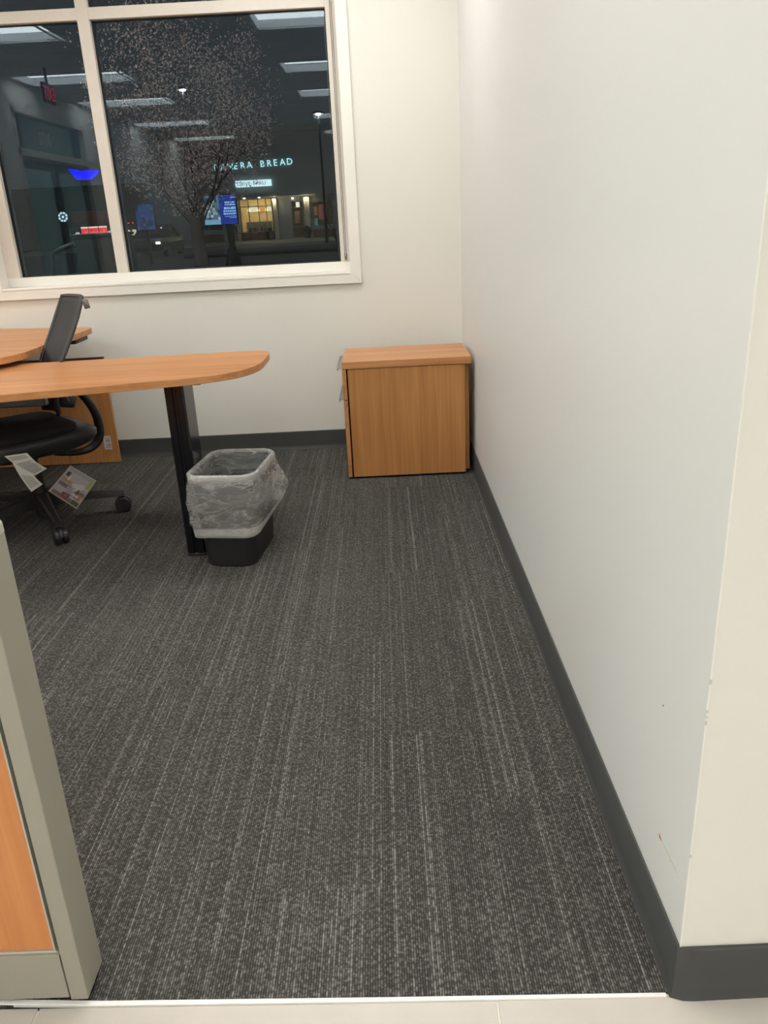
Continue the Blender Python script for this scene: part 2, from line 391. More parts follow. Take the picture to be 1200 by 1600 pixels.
# blind chain
chain = empty('blind_chain', 'black beaded pull chain hanging down the right window frame', 'chain', (-.634, D+.060, 1.06))
def beads(dx, z0, z1, dy=0):
    mb = MB(); z = z0; k = 0
    while z < z1:
        x = dx; rr = .0023
        mb.rings([[(x+math.cos(2*PI*q/6)*rr*s_, dy+math.sin(2*PI*q/6)*rr*s_, z+h) for q in range(6)] for s_, h in ((.45, -.0021), (1, 0), (.45, .0021))]); z += .0062; k += 1
    mb.tube([(dx, dy, z0), (dx, dy, z1)], .0006, 4); return mb
beads(-.004, .03, 1.60).build('bead_strand', M['black'], chain); beads(.004, .03, 1.60, .003).build('bead_strand', M['grey_knob'], chain)
mb = MB(); mb.tube([(-.004, 0, .03), (-.005, 0, .018), (0, .0015, .010), (.005, .003, .018), (.004, .003, .03)], .0022, 6); mb.build('chain_loop', M['black'], chain)
mb = MB().box((-.006, -.006, -.004), (.006, .012, .016)).bevel(.002, 1); mb.build('tensioner', M['grey_knob'], chain)
blind = empty('roller_blind', 'white roller blind rolled up at the head of the window', 'blind', (-1.57, D+.03, 2.655))
MB().tube([(-.93, 0, 0), (.93, 0, 0)], .03, 16).build('fabric_roll', M['white_metal'], blind)
MB().box((.93, -.03, -.03), (.957, .034, .03)).bevel(.003, 1).build('clutch', M['white_metal'], blind)
MB().box((-.957, -.03, -.03), (-.93, .03, .03)).bevel(.003, 1).build('end_bracket', M['white_metal'], blind)

# ------------------------------------------------------------------ ceiling lights
names = ['nearest the window wall', 'over the carpeted office', 'over the tiled walkway', 'fourth from the window wall', 'fifth from the window wall', 'furthest from the window wall']
proto = None
for cn, x0, i, y in LIGHTS:
    lab = 'recessed white ceiling light ' + names[i] + ', ' + cn + ' row'
    if proto is None:
        proto = empty('ceiling_light', lab, 'ceiling light', (x0, y, H), group='recessed ceiling lights')
        fr = MB()
        for q in (((-.02, -.325), (1.24, -.300)), ((-.02, .300), (1.24, .325)), ((-.02, -.300), (.005, .300)), ((1.215, -.300), (1.24, .300))): fr.box((q[0][0], q[0][1], -.008), (q[1][0], q[1][1], .003))
        fr.build('frame', M['white_metal'], proto)
        sd = MB()
        for q in (((.001, -.303), (1.219, -.297)), ((.001, .297), (1.219, .303)), ((.001, -.297), (.007, .297)), ((1.213, -.297), (1.219, .297))): sd.box((q[0][0], q[0][1], .003), (q[1][0], q[1][1], .082))
        sd.build('reflector', M['reflector'], proto)
        MB().box((.008, -.296, .068), (1.212, -.012, .078)).build('diffuser', M['diffuser'], proto)
        MB().box((.008, .012, .068), (1.212, .296, .078)).build('diffuser', M['diffuser'], proto)
        MB().box((.008, -.012, .055), (1.212, .012, .082)).build('center_rib', M['reflector'], proto)
    else:
        o = copy_tree(proto); o.location = (x0, y, H); o['label'] = lab

# ------------------------------------------------------------------ low cabinet in the corner
cab = empty('file_pedestal', 'low cherry wood drawer cabinet in the corner by the white wall', 'cabinet', (-.34, 3.13, 0))
def cb(name, a, b, m_, parent=cab, bev=.0015):
    o = MB().box([a[i]-(-.34, 3.13, 0)[i] for i in range(3)], [b[i]-(-.34, 3.13, 0)[i] for i in range(3)]).bevel(bev, 2).build(name, m_, parent); return o
cb('top', (-.659, 2.912, .574), (-.020, 3.350, .609), M['wood_x'])
cb('side_panel', (-.6325, 2.918, .012), (-.0515, 2.938, .5715), M['wood_z'])
cb('side_panel', (-.636, 3.325, .012), (-.050, 3.345, .5715), M['wood_z'])
cb('back_panel', (-.0490, 2.962, .014), (-.0275, 3.345, .5715), M['wood_z'])
cb('carcass', (-.637, 2.934, .014), (-.0505, 3.325, .566), M['dark_gap'])
def drawer(z0, z1, hz):
    dr = cb('drawer', (-.661, 2.916, z0), (-.6405, 3.347, z1), M['wood_y'])
    hd = MB().box((-.685+.34, 2.945-3.13, hz), (-.655+.34, 3.315-3.13, hz+.0045)); hd.box((-.685+.34, 2.945-3.13, hz-.010), (-.6815+.34, 3.315-3.13, hz+.0045))
    hd.bevel(.0008, 1).build('drawer_pull', M['handle'], dr, loc=(0,0,0))
    return dr
drawer(.420, .5715, .5725); drawer(.014, .413, .4145)
for px_, py_ in ((-.60, 2.95), (-.09, 2.97), (-.60, 3.30), (-.09, 3.30)):
    MB().cyl((px_+.34, py_-3.13), .016, .016, 0, .016, 12).build('glide', M['black'], cab)

# ------------------------------------------------------------------ bullet shaped peninsula table
def smooth_poly(pts, n=3):
    for _ in range(n):
        q = []
        for i in range(len(pts)):
            a, b = Vector(pts[i]), Vector(pts[(i+1) % len(pts)]); q += [tuple(a*.75+b*.25), tuple(a*.25+b*.75)]
        pts = q
    return pts
pen = empty('peninsula_table', 'bullet-ended cherry wood table on one black square column', 'table', (-1.25, 2.09, 0))
T0 = Vector((-1.25, 2.09))
core = [(-2.70, 1.642), (-1.837, 1.839), (-1.27, 1.968)]
import itertools
def bez(p0, p1, p2, p3, n=10):
    p0, p1, p2, p3 = map(Vector, (p0, p1, p2, p3)); return [tuple((1-t)**3*p0+3*(1-t)**2*t*p1+3*(1-t)*t*t*p2+t**3*p3) for t in [k/n for k in range(n+1)]]
poly = core + bez((-1.20, 1.986), (-1.06, 2.03), (-.955, 2.10), (-.950, 2.30), 12) + bez((-.949, 2.38), (-.945, 2.555), (-.945, 2.592), (-1.07, 2.593), 10)[0:] + [(-1.423, 2.578), (-1.80, 2.556), (-2.161, 2.545), (-2.70, 2.53)]
MB().prism([(p[0]-T0.x, p[1]-T0.y) for p in poly], .7085, .737).bevel(.0022, 2, .9).build('tabletop', M['wood_x'], pen)
# column: extruded profile with grooves
lx0, lx1, ly0, ly1 = -1.296, -1.220, 2.005, 2.165
prof = [(lx0, ly0+.01), (lx0+.006, ly0), (lx0+.030, ly0), (lx0+.033, ly0+.005), (lx0+.043, ly0+.005), (lx0+.046, ly0), (lx1-.006, ly0), (lx1, ly0+.008), (lx1, ly1-.008), (lx1-.006, ly1), (lx0+.006, ly1), (lx0, ly1-.008)]
MB().prism([(p[0]-T0.x, p[1]-T0.y) for p in prof], .006, .7083).build('leg', M['black_gloss'], pen)
MB().box((lx0-.001-T0.x, ly0-.001-T0.y, 0), (lx1-T0.x, ly1-T0.y, .012)).bevel(.003, 1).build('foot', M['black'], pen)
MB().box((lx0-.06-T0.x, ly0+.03-T0.y, .700), (lx1+.06-T0.x, ly1+.05-T0.y, .7084)).build('top_plate', M['black'], pen)
MB().box((-2.66-T0.x, 2.30-T0.y, .592), (-1.885-T0.x, 2.34-T0.y, .7084)).bevel(.004, 2).build('support_beam', M['black_gloss'], pen)
MB().box((-2.69-T0.x, 1.70-T0.y, 0), (-2.66-T0.x, 2.50-T0.y, .7084)).build('end_panel', M['wood_z'], pen)

# ------------------------------------------------------------------ corner desk by the window
desk = empty('corner_desk', 'cherry wood desk with a cut corner under the window, behind the chair', 'desk', (-2.4, 3.0, 0)); K0 = Vector((-2.4, 3.0))
poly = [(-3.6, 3.535), (-2.62, 3.535), (-2.245, 3.441), (-2.030, 3.382), (-2.014, 3.343), (-2.010, 3.177), (-2.034, 2.811)] + bez((-2.032, 2.62), (-2.03, 2.42), (-2.10, 2.34), (-2.30, 2.30), 8) + [(-3.6, 2.30)]
MB().prism([(p[0]-K0.x, p[1]-K0.y) for p in poly], .758, .787).bevel(.002, 2, .9).build('desktop', M['wood_x'], desk)
mp_ = MB().box((-3.55-K0.x, 3.445-K0.y, .004), (-2.018-K0.x, 3.468-K0.y, .604)).bevel(.0015, 1).build('modesty_panel', M['wood_z'], desk)
MB().box((-3.55-K0.x, 3.444-K0.y, .6042), (-2.018-K0.x, 3.469-K0.y, .613)).build('edge_band', mat('dark brown edge', (.06, .022, .012), .5), mp_)
st = MB().box((-2.095-K0.x, 3.4441-K0.y, .082), (-2.052-K0.x, 3.4449-K0.y, .163)).build('sticker', M['paper'], mp_)
mb = MB(); random.seed(3)
for z in (.146, .135, .128, .110, .102, .093):
    for k in range(3): xx = -2.085+k*.009+random.uniform(0, .004); mb.box((xx-K0.x, 3.4436-K0.y, z), (xx+.006-K0.x, 3.4442-K0.y, z+.005))
mb.build('sticker_print', M['ink'], mp_)
MB().box((-2.075-K0.x, 3.09-K0.y, .738), (-2.014-K0.x, 3.27-K0.y, .7578)).bevel(.004, 2).build('power_outlet_box', M['black'], desk)
MB().box((-2.013-K0.x, 3.12-K0.y, .743), (-2.012-K0.x, 3.24-K0.y, .753)).build('outlet_face', M['charcoal'], desk)
MB().box((-3.35-K0.x, 2.95-K0.y, .02), (-3.25-K0.x, 3.03-K0.y, .758)).bevel(.004, 1).build('leg', M['black_gloss'], desk)
MB().box((-3.36-K0.x, 2.6-K0.y, 0), (-3.24-K0.x, 3.35-K0.y, .022)).bevel(.004, 1).build('foot', M['black'], desk)

# ------------------------------------------------------------------ task chair
HUB = Vector((-2.085, 2.515)); RZ = math.atan2(-.66, -.75)
ch = empty('task_chair', 'black mesh back office chair on casters pushed in behind the table', 'chair', (HUB.x, HUB.y, 0), RZ)
MB().lathe([(.030, .028), (.036, .034), (.036, .09), (.045, .10), (.045, .135), (.036, .142)], n=24).build('base_hub', M['black'], ch, 'auto')
MB().lathe([(.026, .14), (.026, .25), (.019, .25), (.019, .335)], n=20).build('gas_lift', M['black'], ch, 'auto')
leg0 = None
for k in range(5):
    a = math.radians(14-72*k)-RZ
    if leg0 is None:
        mb = MB(); rg = []
        for rr, wd, zt, zb in ((.030, .034, .145, .078), (.10, .029, .138, .082), (.20, .024, .124, .086), (.32, .020, .110, .082), (.368, .017, .104, .082)):
            rg.append([(rr, -wd, zb), (rr, wd, zb), (rr, wd*.85, zt-.008), (rr, wd*.5, zt), (rr, -wd*.5, zt), (rr, -wd*.85, zt-.008)])
        mb.rings(rg); leg0 = mb.build('leg', M['black'], ch, 'auto')
        cs = MB()
        for s_ in (-1, 1):
            cs.rings([[(.348+.010+math.cos(2*PI*q/20)*rr, y_, .037+math.sin(2*PI*q/20)*rr) for q in range(20)] for rr, y_ in ((.028, s_*.006), (.037, s_*.009), (.037, s_*.024), (.032, s_*.029))])
        cs.rings([[(.358+math.cos(PI*q/10)*.038, y_, .040+math.sin(PI*q/10)*.038) for q in range(11)]+[(.358-.01, y_, .036)] for y_ in (-.0055, .0055)])
        cs.cyl((.348, 0), .0055, .0055, .055, .088, 10)
        cs.build('caster', M['black'], leg0, 'auto')
        leg0.rotation_euler = (0, 0, a)
    else:
        o = copy_tree(leg0, ch); o.rotation_euler = (0, 0, a)
# mechanism, seat shell, seat pad
MB().box((-.13, -.075, .320), (.12, .075, .385)).bevel(.02, 3).build('tilt_mechanism', M['black'], ch, True)
def rrect(hx0, hx1, hy, rad, z, n=6, taper=0):
    out = []
    for cx_, cy_, a0 in ((hx1-rad, hy-rad, 0), (hx0+rad, hy-taper-rad, 90), (hx0+rad, -hy+taper+rad, 180), (hx1-rad, -hy+rad, 270)):
        for q in range(n+1):
            a = math.radians(a0+90*q/n); out.append((cx_+math.cos(a)*rad, cy_+math.sin(a)*rad, z))
    return out
mb = MB(); mb.rings([rrect(-.17, .20, .17, .06, .345, taper=.02), rrect(-.24, .245, .225, .085, .372, taper=.03), rrect(-.262, .262, .243, .09, .400, taper=.03), rrect(-.262, .266, .247, .09, .425, taper=.03), rrect(-.240, .262, .236, .09, .440, taper=.03)])
mb.build('seat_shell', M['charcoal'], ch, True)
mb = MB(); mb.rings([rrect(-.165, .258, .226, .08, .432, taper=.02), rrect(-.175, .262, .232, .085, .448, taper=.02), rrect(-.172, .262, .231, .085, .466, taper=.02), rrect(-.150, .245, .205, .08, .480, taper=.02), rrect(-.09, .18, .13, .06, .484, taper=.01)])
mb.build('seat', M['black_soft'], ch, True)
# backrest: curved panel, grid of (width, height)
prof = [(.50, -.150, .09), (.56, -.148, .10), (.62, -.152, .108), (.68, -.172, .115), (.74, -.200, .121), (.80, -.236, .125), (.86, -.271, .127), (.92, -.303, .126), (.97, -.328, .121), (1.0, -.341, .113)]
def back_pt(i, s_, off=0):
    z, x_, hw = prof[i]; return (x_+.030*s_*s_-.0+off, s_*hw, z)
NS = 12
mb = MB(); rg = []
for i in range(len(prof)):
    fr_ = [back_pt(i, -1+2*k/NS, .006) for k in range(NS+1)]; bk = [back_pt(i, 1-2*k/NS, -.008) for k in range(NS+1)]
    rg.append(fr_+bk)
mb.rings(rg); mb.build('backrest', M['mesh'], ch, True)
edge = [back_pt(i, 1) for i in range(len(prof))]+[back_pt(len(prof)-1, 1-2*k/10) for k in range(1, 10)]+[back_pt(i, -1) for i in range(len(prof)-1, -1, -1)]
MB().tube(edge, [.009]*len(edge), 8).build('back_frame', M['charcoal'], ch, True)
MB().tube([(-.312, .112, .988), (-.320, .126, .982), (-.324, .130, .952)], [.010, .014, .013], 10).build('coat_knob', M['grey_knob'], ch, True)
# C shaped back support bar
pts = bez((-.150, 0, .640), (-.235, 0, .640), (-.335, 0, .50), (-.330, 0, .40), 10) + bez((-.330, 0, .385), (-.325, 0, .275), (-.22, 0, .275), (-.10, 0, .312), 10)
def bez3(*a): return bez(*a)
MB().tube(pts, [.013+.007*math.sin(PI*k/(len(pts)-1)) for k in range(len(pts))], 12, 1.5).build('back_support', M['black'], ch, True)
MB().tube([(-.150, .01, .655), (-.163, .015, .60), (-.195, .02, .535), (-.190, .02, .515)], [.012, .018, .030, .020], 12, 1.6).build('lumbar_bracket', M['charcoal'], ch, True)
MB().tube([(-.155, .05, .665), (-.145, .05, .62), (-.120, .05, .56)], .007, 8).build('hinge_arm', M['charcoal'], ch, True)
MB().tube([(-.165, .045, .63), (-.185, .045, .57), (-.200, .045, .535)], .003, 8).build('adjust_lever', M['chrome'], ch, True)
MB().tube([(-.12, -.09, .365), (-.12, -.22, .350), (-.13, -.27, .345)], [.006, .006, .010], 8).build('height_lever', M['black'], ch, True)

# hanging tags
def sheet(pts_rows, name, mats, parent, th=.0006):
    """thin sheet through rows of points (front), given thickness along its normal"""
    mb = MB(); rows_ = [[Vector(p) for p in r_] for r_ in pts_rows]
    nrm = (rows_[0][1]-rows_[0][0]).cross(rows_[1][0]-rows_[0][0]).normalized()
    rg = [r_+[p-nrm*th for p in r_[::-1]] for r_ in rows_]; mb.rings(rg); return mb.build(name, mats, parent)
def lerp(a, b, t): return Vector(a)*(1-t)+Vector(b)*t
OFF = Vector((0, 0, 0))
def hang(name, label, A, B, Cc, Dd, bulge=0, n=6):
    """tag with corners A,B (top edge) and Dd,Cc (bottom edge); returns root and surface function"""
    root = empty(name, label, 'tag', A)
    A, B, Cc, Dd = map(Vector, (A, B, Cc, Dd)); base_ = A.copy()
    nrm = (B-A).cross(Dd-A).normalized()
    if nrm.y > 0: nrm = -nrm
    def sf(u, v, off=0): return lerp(lerp(A, B, u), lerp(Dd, Cc, u), v)+nrm*(bulge*math.sin(PI*v)+off)-base_
    rows_ = [[sf(0, k/n), sf(1, k/n)] for k in range(n+1)]
    mb = MB(); mb.rings([[r_[0], r_[1], r_[1]-nrm*.0007, r_[0]-nrm*.0007] for r_ in rows_])
    return root, sf, mb
root, sf, mb = hang('care_label', 'curled white printed paper label hanging under the chair seat', (-2.03, 2.15, .424), (-1.934, 2.15, .433), (-1.866, 2.15, .362), (-1.92, 2.15, .335), .012)
mb.build('paper_sheet', M['paper'], root)
mb = MB()
random.seed(5)
for k in range(14):
    v = .08+k*.062; u1 = random.uniform(.75, .93)
    if k in (3, 4): continue
    a_, b_, c_, d__ = sf(.08, v, .0004), sf(u1, v, .0004), sf(u1, v+.028, .0004), sf(.08, v+.028, .0004); mb._mi([mb.bm.faces.new([mb.bm.verts.new(q) for q in (a_, b_, c_, d__)])])
mb.build('printed_lines', M['ink'], root)
root2, sf2, mb2 = hang('care_label', 'second white printed label hanging lower behind the curled one', (-2.01, 2.158, .405), (-1.94, 2.158, .36), (-1.900, 2.157, .293), (-1.954, 2.157, .262), .010)
mb2.build('paper_sheet', M['paper'], root2)
mb = MB()
for k in range(8):
    v = .45+k*.06; mb.bm.faces.new([mb.bm.verts.new(sf2(*q, .0004)) for q in ((.12, v), (.85, v), (.85, v+.02), (.12, v+.02))])
mb.build('printed_lines', M['ink'], root2)
tg, sf3, mb3 = hang('picture_hang_tag', 'glossy card hang tag with a grey room picture under the chair', (-1.794, 2.215, .352), (-1.700, 2.225, .276), (-1.800, 2.205, .158), (-1.900, 2.195, .250), .004)
mb3.build('card', mat('dull grey card', (.30, .28, .28), .35), tg)
pic = MB(); cols_ = {'grey wall': (.30,.28,.29), 'mauve floor': (.17,.12,.14), 'ochre': (.34,.22,.10), 'white': (.5,.48,.47), 'lime': (.30,.33,.08), 'dark': (.035,.03,.03), 'green': (.06,.08,.04), 'maroon': (.16,.05,.05), 'tan': (.33,.18,.12)}
pm = [mat('print '+k, tuple(q*.8 for q in v), .4) for k, v in cols_.items()]; ci = {k: i for i, k in enumerate(cols_)}
def patch(c, *uv):
    patch.k += 1; pic.mi = ci[c]; pic._mi([pic.bm.faces.new([pic.bm.verts.new(sf3(u, v, .0004+.00004*patch.k)) for u, v in uv])])
patch.k = 0
def rect(c, u0, v0, u1, v1): patch(c, (u0, v0), (u1, v0), (u1, v1), (u0, v1))
rect('grey wall', .08, .03, .97, .52); rect('mauve floor', .06, .52, .97, .97); rect('white', .02, .05, .06, .95)
patch('ochre', (.06, .36), (.55, .40), (.55, .47), (.06, .46)); rect('dark', .08, .16, .2, .30); rect('white', .2, .26, .28, .40)
patch('white', (.40, .42), (.75, .30), (.84, .40), (.60, .62)); patch('grey wall', (.34, .56), (.60, .50), (.66, .78), (.42, .80))
rect('lime', .84, .12, .97, .34); rect('dark', .70, .48, .74, .76); rect('white', .60, .66, .82, .72)
patch('maroon', (.34, .76), (.60, .74), (.58, .92), (.36, .92)); patch('mauve floor', (.42, .80), (.54, .79), (.53, .87), (.43, .87)); rect('tan', .76, .60, .92, .80)
patch('ochre', (.06, .955), (.97, .955), (.97, .98), (.06, .98)); rect('green', .74, .82, .97, .95)
pic.build('printed_picture', pm, tg)
MB().tube([sf3(.06, .06, .001), (.0, .02, .03), (-.02, .03, .055)], .0012, 6).build('tag_string', M['black'], tg)
for e in (tg, root, root2): pass

# ------------------------------------------------------------------ waste bin and its liner
BINC = (-1.076, 2.045); BRZ = math.radians(-7)
binr = empty('waste_bin', 'black rectangular plastic waste bin beside the black table column', 'waste bin', (*BINC, 0), BRZ)
def brr(hx, hy, rad, z, n=7): return rrect(-hx, hx, hy, rad, z, n)
BH = .375
def bin_dims(z): t = z/BH; return .102+.026*t, .170+.006*t, .05+.006*t
mb = MB(); rg = []
for z in (0, .006, .02, .12, .25, BH-.012): hx, hy, rd = bin_dims(z); rg.append(brr(hx-(.006 if z == 0 else 0), hy-(.006 if z == 0 else 0), rd, z))
hx, hy, rd = bin_dims(BH)
rg += [brr(hx+.004, hy+.004, rd, BH-.010), brr(hx+.004, hy+.004, rd, BH), brr(hx-.004, hy-.004, rd-.004, BH), brr(*[q-.004 for q in bin_dims(.2)], .2), brr(*[q-.004 for q in bin_dims(.008)], .008)]
mb.rings(rg); mb.build('bin_body', M['bin'], binr, 'auto')

def film_mat():
    Mt = bpy.data.materials.new('clear plastic film'); Mt.use_nodes = True; nt = Mt.node_tree
    for n in list(nt.nodes): nt.nodes.remove(n)
    N = nt.nodes.new; L = nt.links.new
    o = N('ShaderNodeOutputMaterial'); t = N('ShaderNodeBsdfTransparent'); t.inputs[0].default_value = (.97, .97, .97, 1)
    p = N('ShaderNodeBsdfPrincipled'); p.inputs['Base Color'].default_value = (.80, .80, .78, 1); p.inputs['Roughness'].default_value = .22; p.inputs['Specular IOR Level'].default_value = .7
    tl = N('ShaderNodeBsdfTranslucent'); tl.inputs[0].default_value = (.75, .75, .73, 1)
    a = N('ShaderNodeMixShader'); a.inputs[0].default_value = .35; L(p.outputs[0], a.inputs[1]); L(tl.outputs[0], a.inputs[2])
    tc = N('ShaderNodeTexCoord'); mp2 = N('ShaderNodeMapping'); mp2.inputs['Scale'].default_value = (1, 1, 3.6); L(tc.outputs['Object'], mp2.inputs[0])
    n1 = N('ShaderNodeTexNoise'); n1.inputs['Scale'].default_value = 7; n1.inputs['Detail'].default_value = 3; n1.inputs['Distortion'].default_value = 1.0; L(mp2.outputs[0], n1.inputs['Vector'])
    ab = N('ShaderNodeMath'); ab.operation = 'ABSOLUTE'; sb_ = N('ShaderNodeMath'); sb_.operation = 'SUBTRACT'; sb_.inputs[1].default_value = .5; L(n1.outputs['Fac'], sb_.inputs[0]); L(sb_.outputs[0], ab.inputs[0])
    cre = N('ShaderNodeMapRange'); cre.interpolation_type = 'SMOOTHSTEP'; cre.inputs['From Min'].default_value = 0; cre.inputs['From Max'].default_value = .032; cre.inputs['To Min'].default_value = .26; cre.inputs['To Max'].default_value = 0; L(ab.outputs[0], cre.inputs['Value'])
    n2 = N('ShaderNodeTexNoise'); n2.inputs['Scale'].default_value = 5; n2.inputs['Detail'].default_value = 2; L(mp2.outputs[0], n2.inputs['Vector'])
    cl = N('ShaderNodeMapRange'); cl.inputs['From Min'].default_value = .35; cl.inputs['From Max'].default_value = .65; cl.inputs['To Min'].default_value = .20; cl.inputs['To Max'].default_value = .34; L(n2.outputs['Fac'], cl.inputs['Value'])
    rmp = N('ShaderNodeMath'); rmp.operation = 'ADD'; L(cre.outputs[0], rmp.inputs[0]); L(cl.outputs[0], rmp.inputs[1])
    at = N('ShaderNodeAttribute'); at.attribute_name = 'film'; ad = N('ShaderNodeMath'); ad.operation = 'ADD'; ad.use_clamp = True; L(rmp.outputs[0], ad.inputs[0]); L(at.outputs['Fac'], ad.inputs[1])
    b = N('ShaderNodeMixShader'); L(ad.outputs[0], b.inputs[0]); L(t.outputs[0], b.inputs[1]); L(a.outputs[0], b.inputs[2]); L(b.outputs[0], o.inputs[0])
    bp = N('ShaderNodeBump'); bp.inputs['Strength'].default_value = .9; bp.inputs['Distance'].default_value = .006; L(n1.outputs['Fac'], bp.inputs['Height']); L(bp.outputs[0], p.inputs['Normal'])
    return Mt
M['film'] = film_mat()
from mathutils import noise
liner = empty('bin_liner', 'clear wrinkled plastic bag folded over the rim of the waste bin', 'bin liner', (*BINC, 0), BRZ)
def liner_ring(z, grow, rad, amp, seed, n=64, hem=None):
    hx, hy, _ = bin_dims(z if z < BH else BH); hx += grow; hy += grow
    base_ = rrect(-hx, hx, hy, rad, 0, 15); out = []
    for i, p in enumerate(base_):
        a = math.atan2(p[1], p[0]); zz = z if hem is None else hem(a)
        v = Vector((p[0], p[1], zz)); nn = Vector((p[0], p[1], 0)).normalized()
        q = noise.noise(Vector((p[0]*14, p[1]*14, zz*22+seed)))+.6*noise.noise(Vector((p[0]*38+zz*30, p[1]*38, zz*60+seed)))
        out.append(v+nn*(max(q, -.35)*amp+abs(amp)*.4)); 
    return out
def hemz(a):   # skirt hangs lower at the front left, higher to the right and rear
    return .150+.030*math.cos(a-.5)+.012*math.sin(3*a+1)
mb = MB(); rg = []; films = []
def addr(r_, f_): rg.append(r_); films.append(f_)
for k in range(7): addr(liner_ring(.10+(BH-.10)*k/6.0-.002, -.009, .05, -.004, 3.1), .05)
addr(liner_ring(BH+.008, -.002, .055, .004, 1.7), .22); addr(liner_ring(BH+.011, .005, .06, .005, 1.7), .30); addr(liner_ring(BH+.004, .011, .06, .006, 1.7), .26); addr(liner_ring(BH-.018, .011, .06, .008, 1.7), .14)
NK = 22
for k in range(1, NK+1):
    t = k/NK; gz = lambda a, t=t: (BH-.018)*(1-t)+hemz(a)*t
    puff = .012+.010*t+.010*math.sin(PI*t)
    hx, hy, _ = bin_dims(BH-.018); r_ = liner_ring(BH*(1-t)+.14*t, puff, .06, .0085 if t < .9 else .005, 1.7, hem=gz)
    addr(r_, .02 if t < .86 else .55)
# curl the hem under
r_ = [p.copy() for p in rg[-1]]
for p in r_: p.x *= .965; p.y *= .965; p.z -= .008
addr(r_, .55)
mb.rings(rg, True, False)
bmx = mb
# asymmetric bulge to the right rear
for v in bmx.bm.verts:
    wgt = math.exp(-((v.co.z-.23)/.07)**2)*max(0, v.co.x/.13)*max(0, .55+v.co.y/.2); 
    if v.co.x > .10: v.co.x += .022*wgt
lo = bmx.build('bag_film', M['film'], liner, True)
at = lo.data.attributes.new('film', 'FLOAT', 'POINT'); nr = len(rg[0])
for i, f_ in enumerate(films):
    for j in range(nr): at.data[i*nr+j].value = f_

# ------------------------------------------------------------------ cubicle partition at the left edge
part = empty('cubicle_partition', 'low grey framed cubicle partition with orange wood infill at left edge', 'partition', (-1.03, .06, 0)); Q0 = Vector((-1.03, .06, 0))
def pb(name, a, b, m_, bev=.001, seg=1, parent=part): return MB().box(Vector(a)-Q0, Vector(b)-Q0).bevel(bev, seg).build(name, m_, parent)
post = pb('end_post', (-1.0490, .0235, .014), (-1.0185, .0980, .868), M['greige'], .0015, 2)
mb = MB().prism([(-1.0495-Q0.x, .868), (-1.0180-Q0.x, .868), (-1.0185-Q0.x, .884), (-1.0235-Q0.x, .893), (-1.032-Q0.x, .897), (-1.0495-Q0.x, .897)], .023-Q0.y, .0985-Q0.y, 1).bevel(.002, 2); mb.build('post_cap', M['greige_lt'], part)
pb('kick_plate', (-2.3, .026, .016), (-1.0525, .094, .1165), M['greige'])
pb('top_rail', (-2.3, .0245, .862), (-1.0497, .097, .897), M['greige'], .004, 2)
pb('infill_panel', (-2.3, .034, .121), (-1.0625, .088, .860), M['wood_panel'])
pb('panel_trim', (-2.3, .031, .1168), (-1.0565, .090, .1205), M['panel_trim'], .0005)
pb('panel_trim', (-1.0622, .0315, .1206), (-1.0590, .090, .862), M['panel_trim'], .0005)
pb('reveal', (-1.0592, .045, .02), (-1.0490, .080, .862), M['dark_gap'], .0002)
part.rotation_euler = (0, .0078, 0)
for xx in (-1.033, -1.6, -2.2): MB().cyl((xx-Q0.x, 0), .012, .012, 0, .018, 12).build('glide', M['black'], part)

# ------------------------------------------------------------------ lobby door in the left wall (seen as a reflection)
door = struct(empty('door_1', loc=(XL, (DY0+DY1)/2, 0))); dc = (DY0+DY1)/2
def db(name, a, b, m_, parent=door, bev=.002): return MB().box((a[0]-XL, a[1]-dc, a[2]), (b[0]-XL, b[1]-dc, b[2])).bevel(bev, 1).build(name, m_, parent)
for z0, z1, nm in ((2.12, 2.20, 'transom_bar'), (2.57, DZT, 'head_frame')): db(nm, (XL-.13, DY0, z0), (XL+.01, DY1, z1), M['frame'])
for y in (DY0, DY1-.06): db('side_frame', (XL-.13, y, 0), (XL+.01, y+.06, DZT), M['frame'])
for y in (DY0+.20, DY1-.26): db('inner_frame', (XL-.11, y, 2.2), (XL-.02, y+.04, 2.57), M['alu'])
for y0, y1 in ((DY0+.06, dc-.012), (dc+.012, DY1-.06)):
    lf = db('door_leaf', (XL-.09, y0, .01), (XL-.045, y0+.06, 2.10), M['alu'])
    for q in (((y1-.06, .01), (y1, 2.10)), ((y0+.06, .01), (y1-.06, .20)), ((y0+.06, 2.0), (y1-.06, 2.10))): db('leaf_rail', (XL-.09, q[0][0], q[0][1]), (XL-.045, q[1][0], q[1][1]), M['alu'], lf)
    db('leaf_glass', (XL-.070, y0+.06, .20), (XL-.062, y1-.06, 2.0), M['door_glass'], lf, .0005)
tg_ = db('transom_glass', (XL-.070, DY0+.06, 2.20), (XL-.062, DY1-.06, 2.57), M['door_glass'], door, .0005)
text_obj('street_number', '3710', .19, emis('white vinyl numerals', (.8, .85, .85), .0), door, (-.0600, .34, 2.30), (0, -1, 0), (0, 0, 1), .0006).data.materials[0] = M['white_metal']
vest = struct(MB().box((XL-2.6, DY0-.6, 0), (XL-2.5, DY1+.6, H)).build('wall_vestibule', mat('grey green vestibule wall', (.36, .42, .40), .7)))
MB().box((XL-2.6, DY0-.6, H), (XL-.16, DY1+.6, H+.1)).build('ceiling', M['ceiling'], vest); MB().box((XL-2.6, DY0-.6, -.1), (XL-.16, DY1+.6, -.002)).build('floor', M['tile'], vest)
MB().box((XL-2.6, DY0-.7, 0), (XL-.16, DY0-.6, H)).build('side_wall', M['wall'], vest); MB().box((XL-2.6, DY1+.6, 0), (XL-.16, DY1+.7, H)).build('side_wall', M['wall'], vest)
